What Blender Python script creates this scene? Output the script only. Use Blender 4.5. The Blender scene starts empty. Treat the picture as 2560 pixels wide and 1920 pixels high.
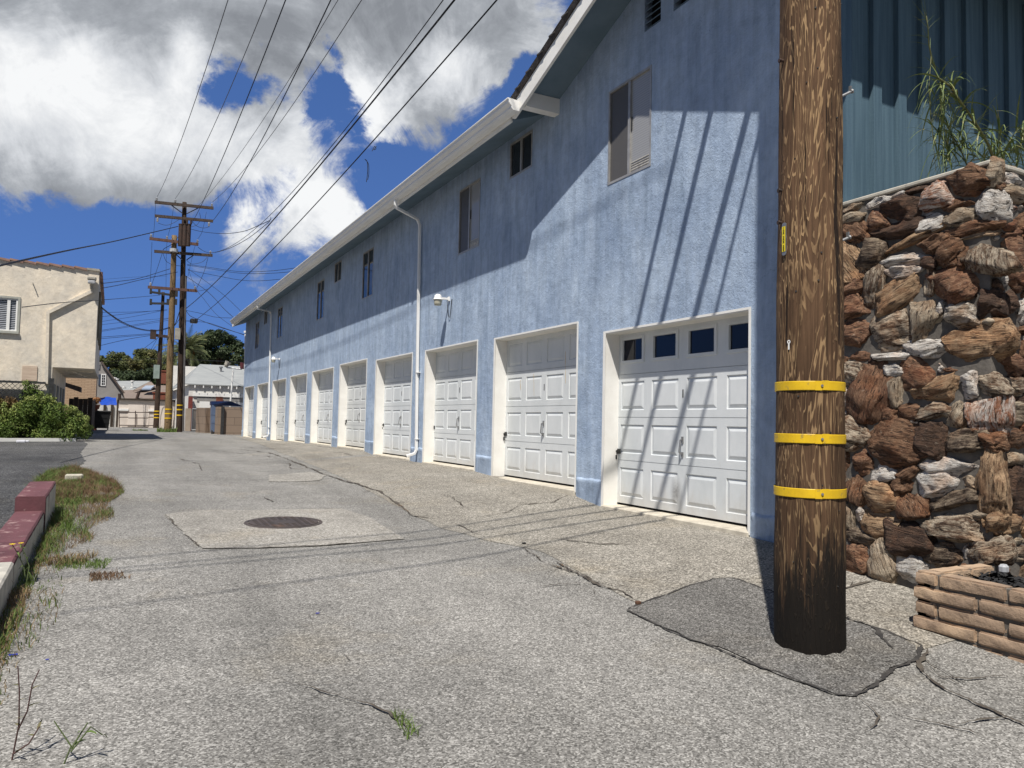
import bpy, bmesh, math, random
from mathutils import Vector, Matrix, noise
random.seed(7)
rnd = random.random
def ru(a, b): return a + (b - a) * random.random()

# ------------------------------------------------------------------ camera, sky, sun, exposure
S = bpy.context.scene
C = S.collection
CR = Vector((0.88515264, -0.46482031, 0.02113969)); CU = Vector((-0.04271183, -0.03592733, 0.99844125)); CF = Vector((0.46333628, 0.88467582, 0.0516545))
FPX = 1900.6
cd = bpy.data.cameras.new('camera'); cam = bpy.data.objects.new('camera', cd); C.objects.link(cam)
cam.matrix_world = Matrix(((CR.x, CU.x, -CF.x, 0), (CR.y, CU.y, -CF.y, 0), (CR.z, CU.z, -CF.z, 0), (0, 0, 0, 1)))
cd.sensor_width = 36; cd.lens = 36 * FPX / 2560; cd.clip_start = .05; cd.clip_end = 2000
S.camera = cam
S.view_settings.view_transform = 'Standard'; S.view_settings.look = 'None'; S.view_settings.exposure = 0.22; S.view_settings.gamma = 1
SUN = Vector((-1, -1.1, 2.55)).normalized()
sl = bpy.data.lights.new('sun', 'SUN'); sl.energy = 5.0; sl.angle = math.radians(.5); sl.color = (1, .955, .89)
so = bpy.data.objects.new('sun', sl); C.objects.link(so); so.rotation_euler = SUN.to_track_quat('Z', 'Y').to_euler(); so.location = (-20, -20, 50)

def ray(px, py): return CF * FPX + CR * (px - 1280) - CU * (py - 960)
def at(px, py, Y):
    d = ray(px, py); return d * (Y / d.y)
def onX(px, py, X):
    d = ray(px, py); return d * (X / d.x)
def onZ(px, py, Z):
    d = ray(px, py); return d * (Z / d.z)

# ---- node helpers
def nd(nt, t, **kw):
    n = nt.nodes.new(t)
    for k, v in kw.items():
        if k[0] == 'i':
            try: key = int(k[1:])
            except ValueError: key = k[1:].replace('_', ' ')
            n.inputs[key].default_value = v
        else: setattr(n, k, v)
    return n
def math_(nt, op, a, b=None, c=None, clamp=False):
    n = nt.nodes.new('ShaderNodeMath'); n.operation = op; n.use_clamp = clamp
    for i, v in enumerate((a, b, c)):
        if v is None: continue
        if isinstance(v, (int, float)): n.inputs[i].default_value = v
        else: nt.links.new(v, n.inputs[i])
    return n.outputs[0]
def ramp(nt, fac, stops, interp='LINEAR'):
    n = nt.nodes.new('ShaderNodeValToRGB'); n.color_ramp.interpolation = interp
    e = n.color_ramp.elements
    while len(e) < len(stops): e.new(.5)
    for i, (p, c) in enumerate(stops):
        e[i].position = p; e[i].color = (*c, 1) if hasattr(c, '__len__') else (c, c, c, 1)
    nt.links.new(fac, n.inputs[0]); return n.outputs[0]
def mix(nt, fac, a, b, blend='MIX'):
    n = nt.nodes.new('ShaderNodeMix'); n.data_type = 'RGBA'; n.blend_type = blend
    for i, v in ((0, fac), (6, a), (7, b)):
        if isinstance(v, (int, float)): n.inputs[i].default_value = v
        elif isinstance(v, tuple): n.inputs[i].default_value = (*v, 1)
        else: nt.links.new(v, n.inputs[i])
    return n.outputs[2]
def mapping(nt, vec, scale=(1, 1, 1), loc=(0, 0, 0), rot=(0, 0, 0)):
    n = nt.nodes.new('ShaderNodeMapping'); n.inputs['Scale'].default_value = scale; n.inputs['Location'].default_value = loc; n.inputs['Rotation'].default_value = rot
    nt.links.new(vec, n.inputs[0]); return n.outputs[0]
def noi(nt, vec, scale, detail=4, rough=.55, dist=0, out=0):
    n = nd(nt, 'ShaderNodeTexNoise', iScale=scale, iDetail=detail, iRoughness=rough, iDistortion=dist)
    nt.links.new(vec, n.inputs['Vector']); return n.outputs[out]
def maprange(nt, v, a, b, c, d, smooth=False):
    n = nt.nodes.new('ShaderNodeMapRange'); n.interpolation_type = 'SMOOTHSTEP' if smooth else 'LINEAR'
    for i, x in enumerate((v, a, b, c, d)):
        if isinstance(x, (int, float)): n.inputs[i].default_value = x
        else: nt.links.new(x, n.inputs[i])
    return n.outputs[0]
def base_mat(name, rough=.8, spec=.3, metal=0):
    m = bpy.data.materials.new(name); m.use_nodes = True; nt = m.node_tree
    b = nt.nodes['Principled BSDF']; b.inputs['Roughness'].default_value = rough; b.inputs['Specular IOR Level'].default_value = spec; b.inputs['Metallic'].default_value = metal
    g = nt.nodes.new('ShaderNodeNewGeometry')
    return m, nt, b, g.outputs['Position']
def bump(nt, b, h, strength, dist=.01, prev=None):
    n = nt.nodes.new('ShaderNodeBump'); n.inputs['Strength'].default_value = strength; n.inputs['Distance'].default_value = dist
    nt.links.new(h, n.inputs['Height'])
    if prev is not None: nt.links.new(prev, n.inputs['Normal'])
    nt.links.new(n.outputs[0], b.inputs['Normal']); return n.outputs[0]
MT = {}
def surf(name, c1, c2=None, scale=3, stretch=(1, 1, 1), rough=.8, spec=.3, metal=0, bs=None, bd=.003, lo=.35, hi=.65, detail=6, c3=None, s3=1.0, p3=.6):
    if name in MT: return MT[name]
    m, nt, b, P = base_mat(name, rough, spec, metal)
    v = mapping(nt, P, stretch)
    f = noi(nt, v, scale, detail, .6)
    col = ramp(nt, f, [(lo, c1), (hi, c2 or tuple(x * .85 for x in c1))])
    if c3:
        f3 = noi(nt, P, s3, 5, .65)
        col = mix(nt, ramp(nt, f3, [(p3, 0), (p3 + .12, 1)]), col, c3)
    nt.links.new(col, b.inputs['Base Color'])
    if bs: bump(nt, b, noi(nt, P, bs, 4, .6), .7, bd)
    MT[name] = m; return m

# ---- world: physical sky with cumulus placed by direction
world = bpy.data.worlds.new('World'); S.world = world; world.use_nodes = True
nt = world.node_tree; nt.nodes.clear()
WS = .1
sky = nd(nt, 'ShaderNodeTexSky', sky_type='NISHITA', sun_disc=False)
sky.sun_elevation = math.asin(SUN.z); sky.sun_rotation = math.atan2(SUN.x, SUN.y); sky.air_density = 1.0; sky.dust_density = .0; sky.ozone_density = 4.0; sky.altitude = 1500
tc = nd(nt, 'ShaderNodeTexCoord'); D = tc.outputs['Generated']
lift = mapping(nt, D, (1, 1, .75), (0, 0, .26)); nt.links.new(lift, sky.inputs[0])
sep = nd(nt, 'ShaderNodeSeparateXYZ'); nt.links.new(D, sep.inputs[0])
zz = math_(nt, 'ADD', math_(nt, 'MAXIMUM', sep.outputs[2], 0.0), .22)
cmb = nd(nt, 'ShaderNodeCombineXYZ')
nt.links.new(math_(nt, 'DIVIDE', sep.outputs[0], zz), cmb.inputs[0]); nt.links.new(math_(nt, 'DIVIDE', sep.outputs[1], zz), cmb.inputs[1])
Q = cmb.outputs[0]
def blobsum(lst):
    tot = None
    for (px, py, r, w) in lst:
        d = ray(px, py).normalized()
        n = nt.nodes.new('ShaderNodeVectorMath'); n.operation = 'DISTANCE'; nt.links.new(Dw, n.inputs[0]); n.inputs[1].default_value = d
        v = maprange(nt, n.outputs['Value'], 0, r / FPX, w, 0, True)
        tot = v if tot is None else math_(nt, 'ADD', tot, v)
    return tot
# warp the direction a little so that placed masses get ragged edges
wn = nd(nt, 'ShaderNodeTexNoise', iScale=5.5, iDetail=7, iRoughness=.6); nt.links.new(D, wn.inputs['Vector'])
vs = nt.nodes.new('ShaderNodeVectorMath'); vs.operation = 'SUBTRACT'; nt.links.new(wn.outputs['Color'], vs.inputs[0]); vs.inputs[1].default_value = (.5, .5, .5)
vm = nt.nodes.new('ShaderNodeVectorMath'); vm.operation = 'SCALE'; nt.links.new(vs.outputs[0], vm.inputs[0]); vm.inputs['Scale'].default_value = .17
va = nt.nodes.new('ShaderNodeVectorMath'); va.operation = 'ADD'; nt.links.new(D, va.inputs[0]); nt.links.new(vm.outputs[0], va.inputs[1]); Dw = va.outputs[0]
SKYB = [(60, 300, 330, .62), (260, 330, 260, .5), (430, 330, 230, .45), (520, 60, 400, .75), (100, 60, 330, .7), (900, 20, 330, .75), (1250, -20, 300, .6), (560, 420, 150, .35), (430, 450, 110, .25), (250, 440, 130, .2), (60, 440, 130, .15), (690, 400, 150, .4), (770, 470, 130, .35),
        (700, 570, 150, .48), (800, 560, 130, .45), (600, 570, 100, .38), (850, 520, 80, .25), (960, 240, 140, .45), (1040, 290, 130, .4), (1130, 210, 150, .45), (1210, 120, 140, .5), (1060, 350, 90, .2), (700, 330, 110, .3), (870, 360, 90, .25), (910, 170, 90, .35), (800, 130, 110, .3), (1290, 60, 120, .4), (1050, 160, 130, .4), (650, 200, 120, .3),
        (585, 250, 78, -.85), (650, 285, 60, -.5), (835, 175, 62, -.8), (845, 245, 68, -.8), (795, 305, 60, -.6), (860, 300, 50, -.4), (640, 150, 34, -.35), (1310, 170, 95, -.8), (1240, 235, 75, -.5), (980, 440, 110, -.5), (900, 420, 70, -.4), (1010, 380, 60, -.3), (910, 310, 45, -.35),
        (-700, 100, 600, .4), (120, 590, 190, -.6), (330, 570, 150, -.55), (-150, 560, 200, -.5)]
cov = blobsum(SKYB)
fb = noi(nt, Q, 2.6, 7, .62, .35); fb2 = noi(nt, D, 9, 10, .72, .7)
dens = math_(nt, 'ADD', math_(nt, 'ADD', cov, math_(nt, 'MULTIPLY', math_(nt, 'SUBTRACT', fb, .56), .8)), math_(nt, 'MULTIPLY', math_(nt, 'SUBTRACT', fb2, .56), 1.5))
mask = maprange(nt, dens, .02, .46, 0, 1, True)
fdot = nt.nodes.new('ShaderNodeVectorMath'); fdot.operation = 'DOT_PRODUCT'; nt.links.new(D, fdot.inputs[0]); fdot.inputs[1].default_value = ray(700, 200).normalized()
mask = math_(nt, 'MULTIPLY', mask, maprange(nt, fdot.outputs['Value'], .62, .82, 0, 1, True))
BRB = [(60, 230, 230, .5), (230, 270, 240, .5), (500, 190, 110, .45), (930, 260, 130, .55), (1000, 300, 110, .3), (1150, 160, 120, .35), (700, 520, 130, .45), (820, 540, 120, .5), (600, 560, 110, .4), (560, 400, 130, .25), (430, 300, 170, .25), (760, 400, 120, .25), (640, 480, 120, .2),
       (150, 400, 230, -.55), (420, 440, 150, -.4), (60, 30, 300, -.25), (350, 40, 230, -.3), (700, 90, 260, -.5), (950, 60, 220, -.4), (1200, 20, 220, -.35), (1080, 330, 100, -.2), (620, 360, 80, -.15)]
br = blobsum(BRB)
sh = noi(nt, D, 4.5, 8, .66, .9); sh2 = noi(nt, D, 15, 7, .68, .6)
bri = math_(nt, 'ADD', math_(nt, 'ADD', math_(nt, 'MULTIPLY', math_(nt, 'SUBTRACT', sh, .5), 1.7), math_(nt, 'MULTIPLY', math_(nt, 'SUBTRACT', sh2, .5), .9)), math_(nt, 'ADD', br, .45))
ccol = ramp(nt, bri, [(0, (.22, .235, .26)), (.3, (.33, .35, .38)), (.65, (.58, .60, .63)), (1, (.80, .81, .82))])
ccs = nt.nodes.new('ShaderNodeVectorMath'); ccs.operation = 'SCALE'; nt.links.new(ccol, ccs.inputs[0]); ccs.inputs['Scale'].default_value = 1 / WS
skc = mix(nt, 1.0, sky.outputs[0], (.78, .97, 1.30), 'MULTIPLY')
fin = mix(nt, mask, skc, ccs.outputs[0])
# unseen dim grey added to the sky outside the view, to lower ambient light
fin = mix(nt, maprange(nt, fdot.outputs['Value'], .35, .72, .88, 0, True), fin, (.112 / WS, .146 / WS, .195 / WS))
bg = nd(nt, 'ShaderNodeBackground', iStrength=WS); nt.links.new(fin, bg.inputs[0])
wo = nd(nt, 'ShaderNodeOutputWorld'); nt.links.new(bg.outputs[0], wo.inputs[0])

# ------------------------------------------------------------------ mesh and object helpers
OFF = {}
class MB:
    def __init__(s): s.v = []; s.f = []; s.at = {}
    def quad(s, *p):
        i = len(s.v); s.v += [tuple(q) for q in p]; s.f.append(tuple(range(i, i + len(p)))); return s
    def hexa(s, a, b):      # a, b: 4 points each, matching rings
        i = len(s.v); s.v += [tuple(q) for q in list(a) + list(b)]; n = len(a)
        s.f.append(tuple(i + k for k in reversed(range(n)))); s.f.append(tuple(i + n + k for k in range(n)))
        for k in range(n): s.f.append((i + k, i + (k + 1) % n, i + n + (k + 1) % n, i + n + k))
        return s
    def box(s, x0, x1, y0, y1, z0, z1):
        return s.hexa([(x0, y0, z0), (x1, y0, z0), (x1, y1, z0), (x0, y1, z0)], [(x0, y0, z1), (x1, y0, z1), (x1, y1, z1), (x0, y1, z1)])
    def bbox(s, x0, x1, y0, y1, z0, z1, b=.01):   # box with chamfered edges
        i = len(s.v); X = (x0, x1); Y = (y0, y1); Z = (z0, z1); idx = {}
        for a in (0, 1):
            for c in (0, 1):
                for e in (0, 1):
                    for ax in range(3):
                        p = [X[a], Y[c], Z[e]]; sg = [(1, -1)[a], (1, -1)[c], (1, -1)[e]]
                        for k in range(3):
                            if k != ax: p[k] += sg[k] * b
                        idx[(a, c, e, ax)] = len(s.v); s.v.append(tuple(p))
        for a in (0, 1):
            s.f.append(tuple(idx[(a, c, e, 0)] for c, e in ((0, 0), (1, 0), (1, 1), (0, 1))))
            s.f.append(tuple(idx[(c, a, e, 1)] for c, e in ((0, 0), (1, 0), (1, 1), (0, 1))))
            s.f.append(tuple(idx[(c, e, a, 2)] for c, e in ((0, 0), (1, 0), (1, 1), (0, 1))))
        for a in (0, 1):
            for c in (0, 1):
                s.f.append((idx[(0, a, c, 1)], idx[(1, a, c, 1)], idx[(1, a, c, 2)], idx[(0, a, c, 2)]))
                s.f.append((idx[(a, 0, c, 0)], idx[(a, 1, c, 0)], idx[(a, 1, c, 2)], idx[(a, 0, c, 2)]))
                s.f.append((idx[(a, c, 0, 0)], idx[(a, c, 1, 0)], idx[(a, c, 1, 1)], idx[(a, c, 0, 1)]))
                for e in (0, 1): s.f.append((idx[(a, c, e, 0)], idx[(a, c, e, 1)], idx[(a, c, e, 2)]))
        return s
    def bar(s, p, q, w, h, up=(0, 0, 1)):
        p = Vector(p); q = Vector(q); d = (q - p).normalized(); sd = d.cross(Vector(up))
        if sd.length < 1e-4: sd = d.cross(Vector((1, 0, 0)))
        sd.normalize(); u = sd.cross(d)
        c = [sd * w / 2 * a + u * h / 2 * b for a, b in ((-1, -1), (1, -1), (1, 1), (-1, 1))]
        return s.hexa([p + k for k in c], [q + k for k in c])
    def tube(s, pts, r, n=8, cap=True):
        pts = [Vector(p) for p in pts]; i0 = len(s.v); m = len(pts)
        rs = r if hasattr(r, '__len__') else [r] * m
        ref = Vector((0, 0, 1)) if abs((pts[-1] - pts[0]).normalized().z) < .9 else Vector((1, 0, 0))
        for k, p in enumerate(pts):
            d = (pts[min(k + 1, m - 1)] - pts[max(k - 1, 0)]).normalized()
            a = d.cross(ref).normalized(); b = a.cross(d)
            for j in range(n):
                t = 2 * math.pi * j / n; s.v.append(tuple(p + (a * math.cos(t) + b * math.sin(t)) * rs[k]))
        for k in range(m - 1):
            for j in range(n):
                s.f.append((i0 + k * n + j, i0 + k * n + (j + 1) % n, i0 + (k + 1) * n + (j + 1) % n, i0 + (k + 1) * n + j))
        if cap: s.f.append(tuple(i0 + j for j in reversed(range(n)))); s.f.append(tuple(i0 + (m - 1) * n + j for j in range(n)))
        return s
    def cyl(s, p, q, r, n=16, r2=None): return s.tube([p, q], [r, r if r2 is None else r2], n)
    def build(s, name, mat, parent=None, loc=None, smooth=False, recalc=True):
        me = bpy.data.meshes.new(name); me.from_pydata(s.v, [], s.f); me.materials.append(mat)
        if recalc:
            b = bmesh.new(); b.from_mesh(me); bmesh.ops.recalc_face_normals(b, faces=b.faces); b.to_mesh(me); b.free()
        if smooth: me.polygons.foreach_set('use_smooth', [True] * len(me.polygons))
        o = bpy.data.objects.new(name, me); C.objects.link(o)
        w = Vector(loc) if loc is not None else Vector((0, 0, 0))
        if parent is not None: o.parent = parent; o.location = w - OFF[parent.name]
        else: o.location = w
        OFF[o.name] = w
        return o
def tag(o, label, cat, group=None):
    o['label'] = label; o['category'] = cat
    if group: o['group'] = group
    return o
def thing(name, label, cat, loc=(0, 0, 0), group=None):
    o = bpy.data.objects.new(name, None); C.objects.link(o); o.location = loc; OFF[o.name] = Vector(loc); o.empty_display_size = .2
    return tag(o, label, cat, group)
def struct(o, kind='structure'): o['kind'] = kind; return o
def copy_tree(o, loc, label=None, parent=None):
    c = o.copy(); C.objects.link(c)
    if parent is not None: c.parent = parent
    if loc is not None: c.location = loc
    OFF[c.name] = Vector(c.location)
    if label: c['label'] = label
    for ch in [k for k in bpy.data.objects if k.parent == o and k != c]: copy_tree(ch, None, None, c)
    return c

# ------------------------------------------------------------------ ground height
AY = [-400, -40, 0, 3, 4.5, 6, 8.4, 11.4, 16, 25, 37, 60, 4000]; AZ = [-1.6, -1.6, -1.42, -1.28, -1.24, -1.17, -1.11, -1.03, -.98, -.93, -.90, -.90, -.9]
WY = [-400, -40, 0, 2.9, 3.5, 4.1, 4.9, 5.3, 7.7, 8.3, 10.7, 11.3, 16.8, 17.5, 23, 26.3, 29.5, 36.3, 40, 4000]
WZ = [-1.5, -1.5, -1.35, -1.15, -1.11, -1.07, -1.02, -1.01, -.99, -.91, -.83, -.80, -.79, -.73, -.74, -.775, -.84, -.87, -.89, -.9]
def itp(x, X, Y):
    if x <= X[0]: return Y[0]
    for i in range(len(X) - 1):
        if x <= X[i + 1]: return Y[i] + (Y[i + 1] - Y[i]) * (x - X[i]) / (X[i + 1] - X[i])
    return Y[-1]
def gz(x, y):
    a = itp(y, AY, AZ); w = itp(y, WY, WZ); t = min(1, max(0, (x - 2.6) / 2.7)); t = t * t * (3 - 2 * t) * .5 + t * .5
    return a + (w - a) * t
def G(px, py, h=0):
    z = -1.1
    for i in range(50): P = onZ(px, py, z + h); z = .5 * z + .5 * gz(P.x, P.y)
    return onZ(px, py, z + h)

# ------------------------------------------------------------------ materials
def asphalt(name, dark, mid, light, stain, scale=95, tint=None, tone=1.0):
    m, nt, b, P = base_mat(name, .9, .25)
    v = nd(nt, 'ShaderNodeTexVoronoi', iScale=scale); nt.links.new(P, v.inputs['Vector'])
    s = nd(nt, 'ShaderNodeSeparateColor'); nt.links.new(v.outputs['Color'], s.inputs[0])
    g = ramp(nt, s.outputs[0], [(0, dark), (.22, dark), (.3, mid), (.72, mid), (.86, light), (1, light)])
    v2 = nd(nt, 'ShaderNodeTexVoronoi', iScale=scale * .42); nt.links.new(P, v2.inputs['Vector'])
    s2 = nd(nt, 'ShaderNodeSeparateColor'); nt.links.new(v2.outputs['Color'], s2.inputs[0])
    g = mix(nt, .8, g, ramp(nt, s2.outputs[1], [(0, .72), (.12, .8), (.2, 1), (.85, 1), (.95, 1.22)]), 'MULTIPLY')
    big = noi(nt, P, .55, 7, .62); big2 = noi(nt, P, 3.1, 6, .65)
    g = mix(nt, 1, g, ramp(nt, big, [(.3, tuple(stain)), (.62, (1.06, 1.05, 1.03))]), 'MULTIPLY')
    g = mix(nt, 1, g, ramp(nt, big2, [(.3, .76), (.6, .92)]), 'MULTIPLY')
    trk = noi(nt, mapping(nt, P, (1.6, .10, 1)), 1.0, 5, .6); g = mix(nt, 1, g, ramp(nt, trk, [(.36, .86), (.52, 1.0), (.68, 1.07)]), 'MULTIPLY')
    oil = noi(nt, mapping(nt, P, (1, 1, 0)), 1.25, 5, .62, .4); g = mix(nt, ramp(nt, oil, [(.66, 0), (.75, .5)]), g, mix(nt, 1, g, (.55, .53, .50), 'MULTIPLY'))
    dus = noi(nt, mapping(nt, P, (1, 1, 0), (7, 3, 0)), .9, 6, .65); g = mix(nt, ramp(nt, dus, [(.55, 0), (.72, .45)]), g, mix(nt, 1, g, (1.18, 1.08, .90), 'MULTIPLY'))
    v3 = nd(nt, 'ShaderNodeTexVoronoi', iScale=2.6); nt.links.new(mapping(nt, P, (1, 1, 0)), v3.inputs['Vector'])
    g = mix(nt, ramp(nt, v3.outputs['Distance'], [(0.025, .75), (.05, 0)]), g, (.07, .065, .06))
    if tint: g = mix(nt, 1, g, tint, 'MULTIPLY')
    nt.links.new(g, b.inputs['Base Color'])
    bump(nt, b, math_(nt, 'ADD', s.outputs[0], math_(nt, 'MULTIPLY', noi(nt, P, 30, 3), .8)), .5, .004)
    MT[name] = m; return m
asphalt('asphalt', (.135, .13, .12), (.262, .253, .236), (.46, .447, .42), (.76, .755, .74), 130)
asphalt('asphalt_apron', (.15, .138, .118), (.288, .270, .236), (.51, .48, .425), (.80, .78, .75), 100)
asphalt('asphalt_lot', (.04, .04, .042), (.09, .09, .092), (.22, .22, .215), (.5, .5, .5), 80)
asphalt('asphalt_patch', (.08, .076, .07), (.165, .158, .148), (.33, .32, .30), (.8, .8, .8), 130)
asphalt('concrete_patch', (.20, .185, .165), (.335, .318, .285), (.53, .51, .47), (.84, .83, .81), 105)
surf('tar', (.03, .028, .027), (.06, .055, .05), 12, rough=.9)
surf('crack', (.055, .045, .038), (.11, .095, .075), 9, rough=.95, c3=(.2, .12, .06), s3=2.5, p3=.62)

def stucco(name, c1, c2, c3, streak=True, bs=55, bd=.006):
    m, nt, b, P = base_mat(name, .88, .25)
    v = mapping(nt, P, (2.6, 2.6, .6)) if streak else mapping(nt, P, (1.2, 1.2, 1.2))
    f = noi(nt, v, 2.0, 8, .68, .2)
    col = ramp(nt, f, [(.25, c1), (.5, c2), (.78, c3)])
    if streak: col = mix(nt, 1, col, ramp(nt, noi(nt, mapping(nt, P, (7, 7, .5)), 1.5, 6, .7), [(.36, .88), (.5, 1.0), (.66, 1.08)]), 'MULTIPLY')
    f2 = noi(nt, P, 1.1, 7, .66)
    col = mix(nt, 1, col, ramp(nt, f2, [(.3, (.78, .81, .86)), (.65, (1.09, 1.08, 1.06))]), 'MULTIPLY')
    col = mix(nt, 1, col, ramp(nt, noi(nt, P, 6, 6, .7, .6), [(.3, .86), (.6, 1.06)]), 'MULTIPLY')
    nt.links.new(col, b.inputs['Base Color'])
    if streak:
        wv = nt.nodes.new('ShaderNodeVectorMath'); wv.operation = 'ADD'; nt.links.new(P, wv.inputs[0]); nt.links.new(noi(nt, P, 2.5, 5, .65, 0, 1), wv.inputs[1])
        ve = nd(nt, 'ShaderNodeTexVoronoi', iScale=.75, feature='DISTANCE_TO_EDGE'); nt.links.new(wv.outputs[0], ve.inputs['Vector'])
        hl = math_(nt, 'MULTIPLY', ramp(nt, ve.outputs['Distance'], [(.0015, .5), (.004, 0)]), ramp(nt, noi(nt, P, .9, 4, .5), [(.5, 0), (.58, 1)]))
        col = mix(nt, hl, col, (.10, .13, .16)); nt.links.new(col, b.inputs['Base Color'])
    h = math_(nt, 'ADD', noi(nt, P, bs, 5, .7), math_(nt, 'MULTIPLY', noi(nt, P, 9, 5, .6), 1.6))
    bump(nt, b, h, 1.0, bd); MT[name] = m; return m
stucco('stucco_blue', (.295, .375, .49), (.375, .462, .59), (.47, .56, .68), bd=.008)
stucco('stucco_cream', (.70, .615, .49), (.755, .67, .545), (.80, .72, .59), False, 40, .006)
surf('siding_blue', (.065, .115, .155), (.10, .165, .21), 2, (14, 14, .6), rough=.75, bs=60, bd=.002)
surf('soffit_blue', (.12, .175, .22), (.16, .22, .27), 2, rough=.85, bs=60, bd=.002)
surf('white_paint', (.86, .85, .82), (.78, .77, .74), 2.2, rough=.55, bs=90, bd=.0008, c3=(.60, .57, .52), s3=7, p3=.66)
surf('white_trim', (.86, .845, .80), (.78, .76, .71), 3, rough=.6, bs=60, bd=.0015, c3=(.5, .45, .38), s3=9, p3=.68)
surf('door_white', (.84, .845, .86), (.76, .765, .78), 1.6, (1, 1, .5), rough=.45, bs=140, bd=.0006, c3=(.68, .67, .65), s3=5, p3=.64)
surf('alu', (.42, .41, .39), (.3, .29, .28), 8, rough=.45, metal=.3)
surf('shingle', (.05, .045, .042), (.09, .08, .075), 12, rough=.95, bs=40, bd=.01)
surf('dark_gap', (.012, .012, .013), (.02, .02, .02), 5, rough=.9)
surf('concrete', (.42, .39, .33), (.30, .28, .24), 5, rough=.9, bs=70, bd=.004)
surf('threshold', (.60, .55, .45), (.42, .38, .31), 7, rough=.9, bs=70, bd=.003)
surf('galv', (.38, .38, .38), (.25, .25, .25), 30, rough=.5, metal=.7)
surf('black_metal', (.03, .03, .03), (.05, .05, .05), 10, rough=.5)
surf('wire_black', (.012, .012, .012), (.02, .02, .02), 3, rough=.6)
surf('wire_grey', (.10, .10, .10), (.13, .13, .13), 3, rough=.6)
surf('band_yellow', (.76, .49, .012), (.62, .39, .012), 9, rough=.5, spec=.4, c3=(.36, .25, .06), s3=22, p3=.58)
surf('tag_yellow', (.85, .68, .03), (.8, .62, .03), 6, rough=.5)
surf('ink', (.01, .01, .01), (.01, .01, .01), 6)
def glass(name, col, rough=.04, spec=.6):
    m, nt, b, P = base_mat(name, rough, spec); b.inputs['Base Color'].default_value = (*col, 1); MT[name] = m; return m
glass('glass_dark', (.012, .014, .017)); glass('glass_navy', (.004, .006, .016), .05, .35)
glass('glass_screen', (.10, .095, .09), .45, .25)
def slats(name, c1, c2, per, axis=2, rough=.6):
    m, nt, b, P = base_mat(name, rough, .3); s = nd(nt, 'ShaderNodeSeparateXYZ'); nt.links.new(P, s.inputs[0])
    f = math_(nt, 'FRACT', math_(nt, 'DIVIDE', s.outputs[axis], per))
    nt.links.new(ramp(nt, f, [(0, c2), (.18, c1), (.8, c1), (1, c2)]), b.inputs['Base Color']); b.inputs['Coat Weight'].default_value = .6; b.inputs['Coat Roughness'].default_value = .05; MT[name] = m; return m
slats('blind', (.33, .33, .33), (.22, .22, .22), .028)

def wood_pole(name, base, pale_grain, dark, burn=True, gain=1):
    m, nt, b, P = base_mat(name, .85, .2)
    v = mapping(nt, P, (1, 1, .14))
    n1 = noi(nt, v, 7.0, 4, .55, .45)
    bands = math_(nt, 'PINGPONG', math_(nt, 'MULTIPLY', n1, 34), 1.0)
    thick = noi(nt, mapping(nt, P, (1, 1, .3)), 7, 3, .5)
    line = math_(nt, 'SUBTRACT', bands, math_(nt, 'MULTIPLY', thick, .55))
    lf = ramp(nt, line, [(.40, 0), (.56, 1)])
    amt = ramp(nt, noi(nt, mapping(nt, P, (1, 1, .35)), 6.5, 5, .6), [(.38, .12), (.52, 1)])
    fine = noi(nt, mapping(nt, P, (1, 1, .03)), 70, 4, .6)
    c = ramp(nt, fine, [(.35, tuple(k * .6 for k in base)), (.62, tuple(k * 1.25 for k in base))])
    c = mix(nt, 1, c, ramp(nt, noi(nt, mapping(nt, P, (1, 1, .4)), 3.0, 6, .7), [(.3, .62), (.62, 1.25)]), 'MULTIPLY')
    c = mix(nt, math_(nt, 'MULTIPLY', lf, amt), c, pale_grain)  # pale lines of the wood grain
    # knots and checks
    kv = nd(nt, 'ShaderNodeTexVoronoi', iScale=2.3); nt.links.new(mapping(nt, P, (1, 1, .8)), kv.inputs['Vector'])
    c = mix(nt, ramp(nt, kv.outputs['Distance'], [(.05, .9), (.09, 0)]), c, (.012, .009, .007))
    ck = noi(nt, mapping(nt, P, (1, 1, .035)), 24, 4, .55)
    ckf = ramp(nt, ck, [(.325, .95), (.37, 0)])
    c = mix(nt, ckf, c, dark)
    if burn:
        s = nd(nt, 'ShaderNodeSeparateXYZ'); nt.links.new(P, s.inputs[0])
        h = math_(nt, 'ADD', s.outputs[2], math_(nt, 'MULTIPLY', math_(nt, 'SUBTRACT', noi(nt, mapping(nt, P, (1, 1, .08)), 16, 6, .72), .5), 2.6))
        c = mix(nt, maprange(nt, h, -.92, -.5, .95, 0, True), c, (.014, .012, .010))
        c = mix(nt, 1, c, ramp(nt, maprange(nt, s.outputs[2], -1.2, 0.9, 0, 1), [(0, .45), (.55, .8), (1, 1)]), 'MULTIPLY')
    nt.links.new(c, b.inputs['Base Color'])
    bump(nt, b, math_(nt, 'SUBTRACT', math_(nt, 'ADD', math_(nt, 'MULTIPLY', lf, .5), fine), math_(nt, 'MULTIPLY', ckf, 2.5)), .9, .004)
    MT[name] = m; return m
wood_pole('pole_near', (.105, .060, .033), (.34, .22, .115), (.02, .013, .010))
wood_pole('pole_brown', (.17, .115, .06), (.30, .21, .11), (.04, .03, .02), False)
wood_pole('pole_dark', (.045, .03, .022), (.08, .055, .04), (.015, .012, .01), False)
surf('crossarm', (.10, .075, .06), (.06, .045, .038), 4, (1, 6, 1), rough=.9)
surf('crossarm_red', (.16, .09, .07), (.10, .06, .05), 4, (1, 6, 1), rough=.9)
surf('porcelain', (.55, .55, .55), (.35, .36, .38), 8, rough=.3)
surf('rust_metal', (.07, .04, .03), (.04, .03, .025), 9, rough=.7)

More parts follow.
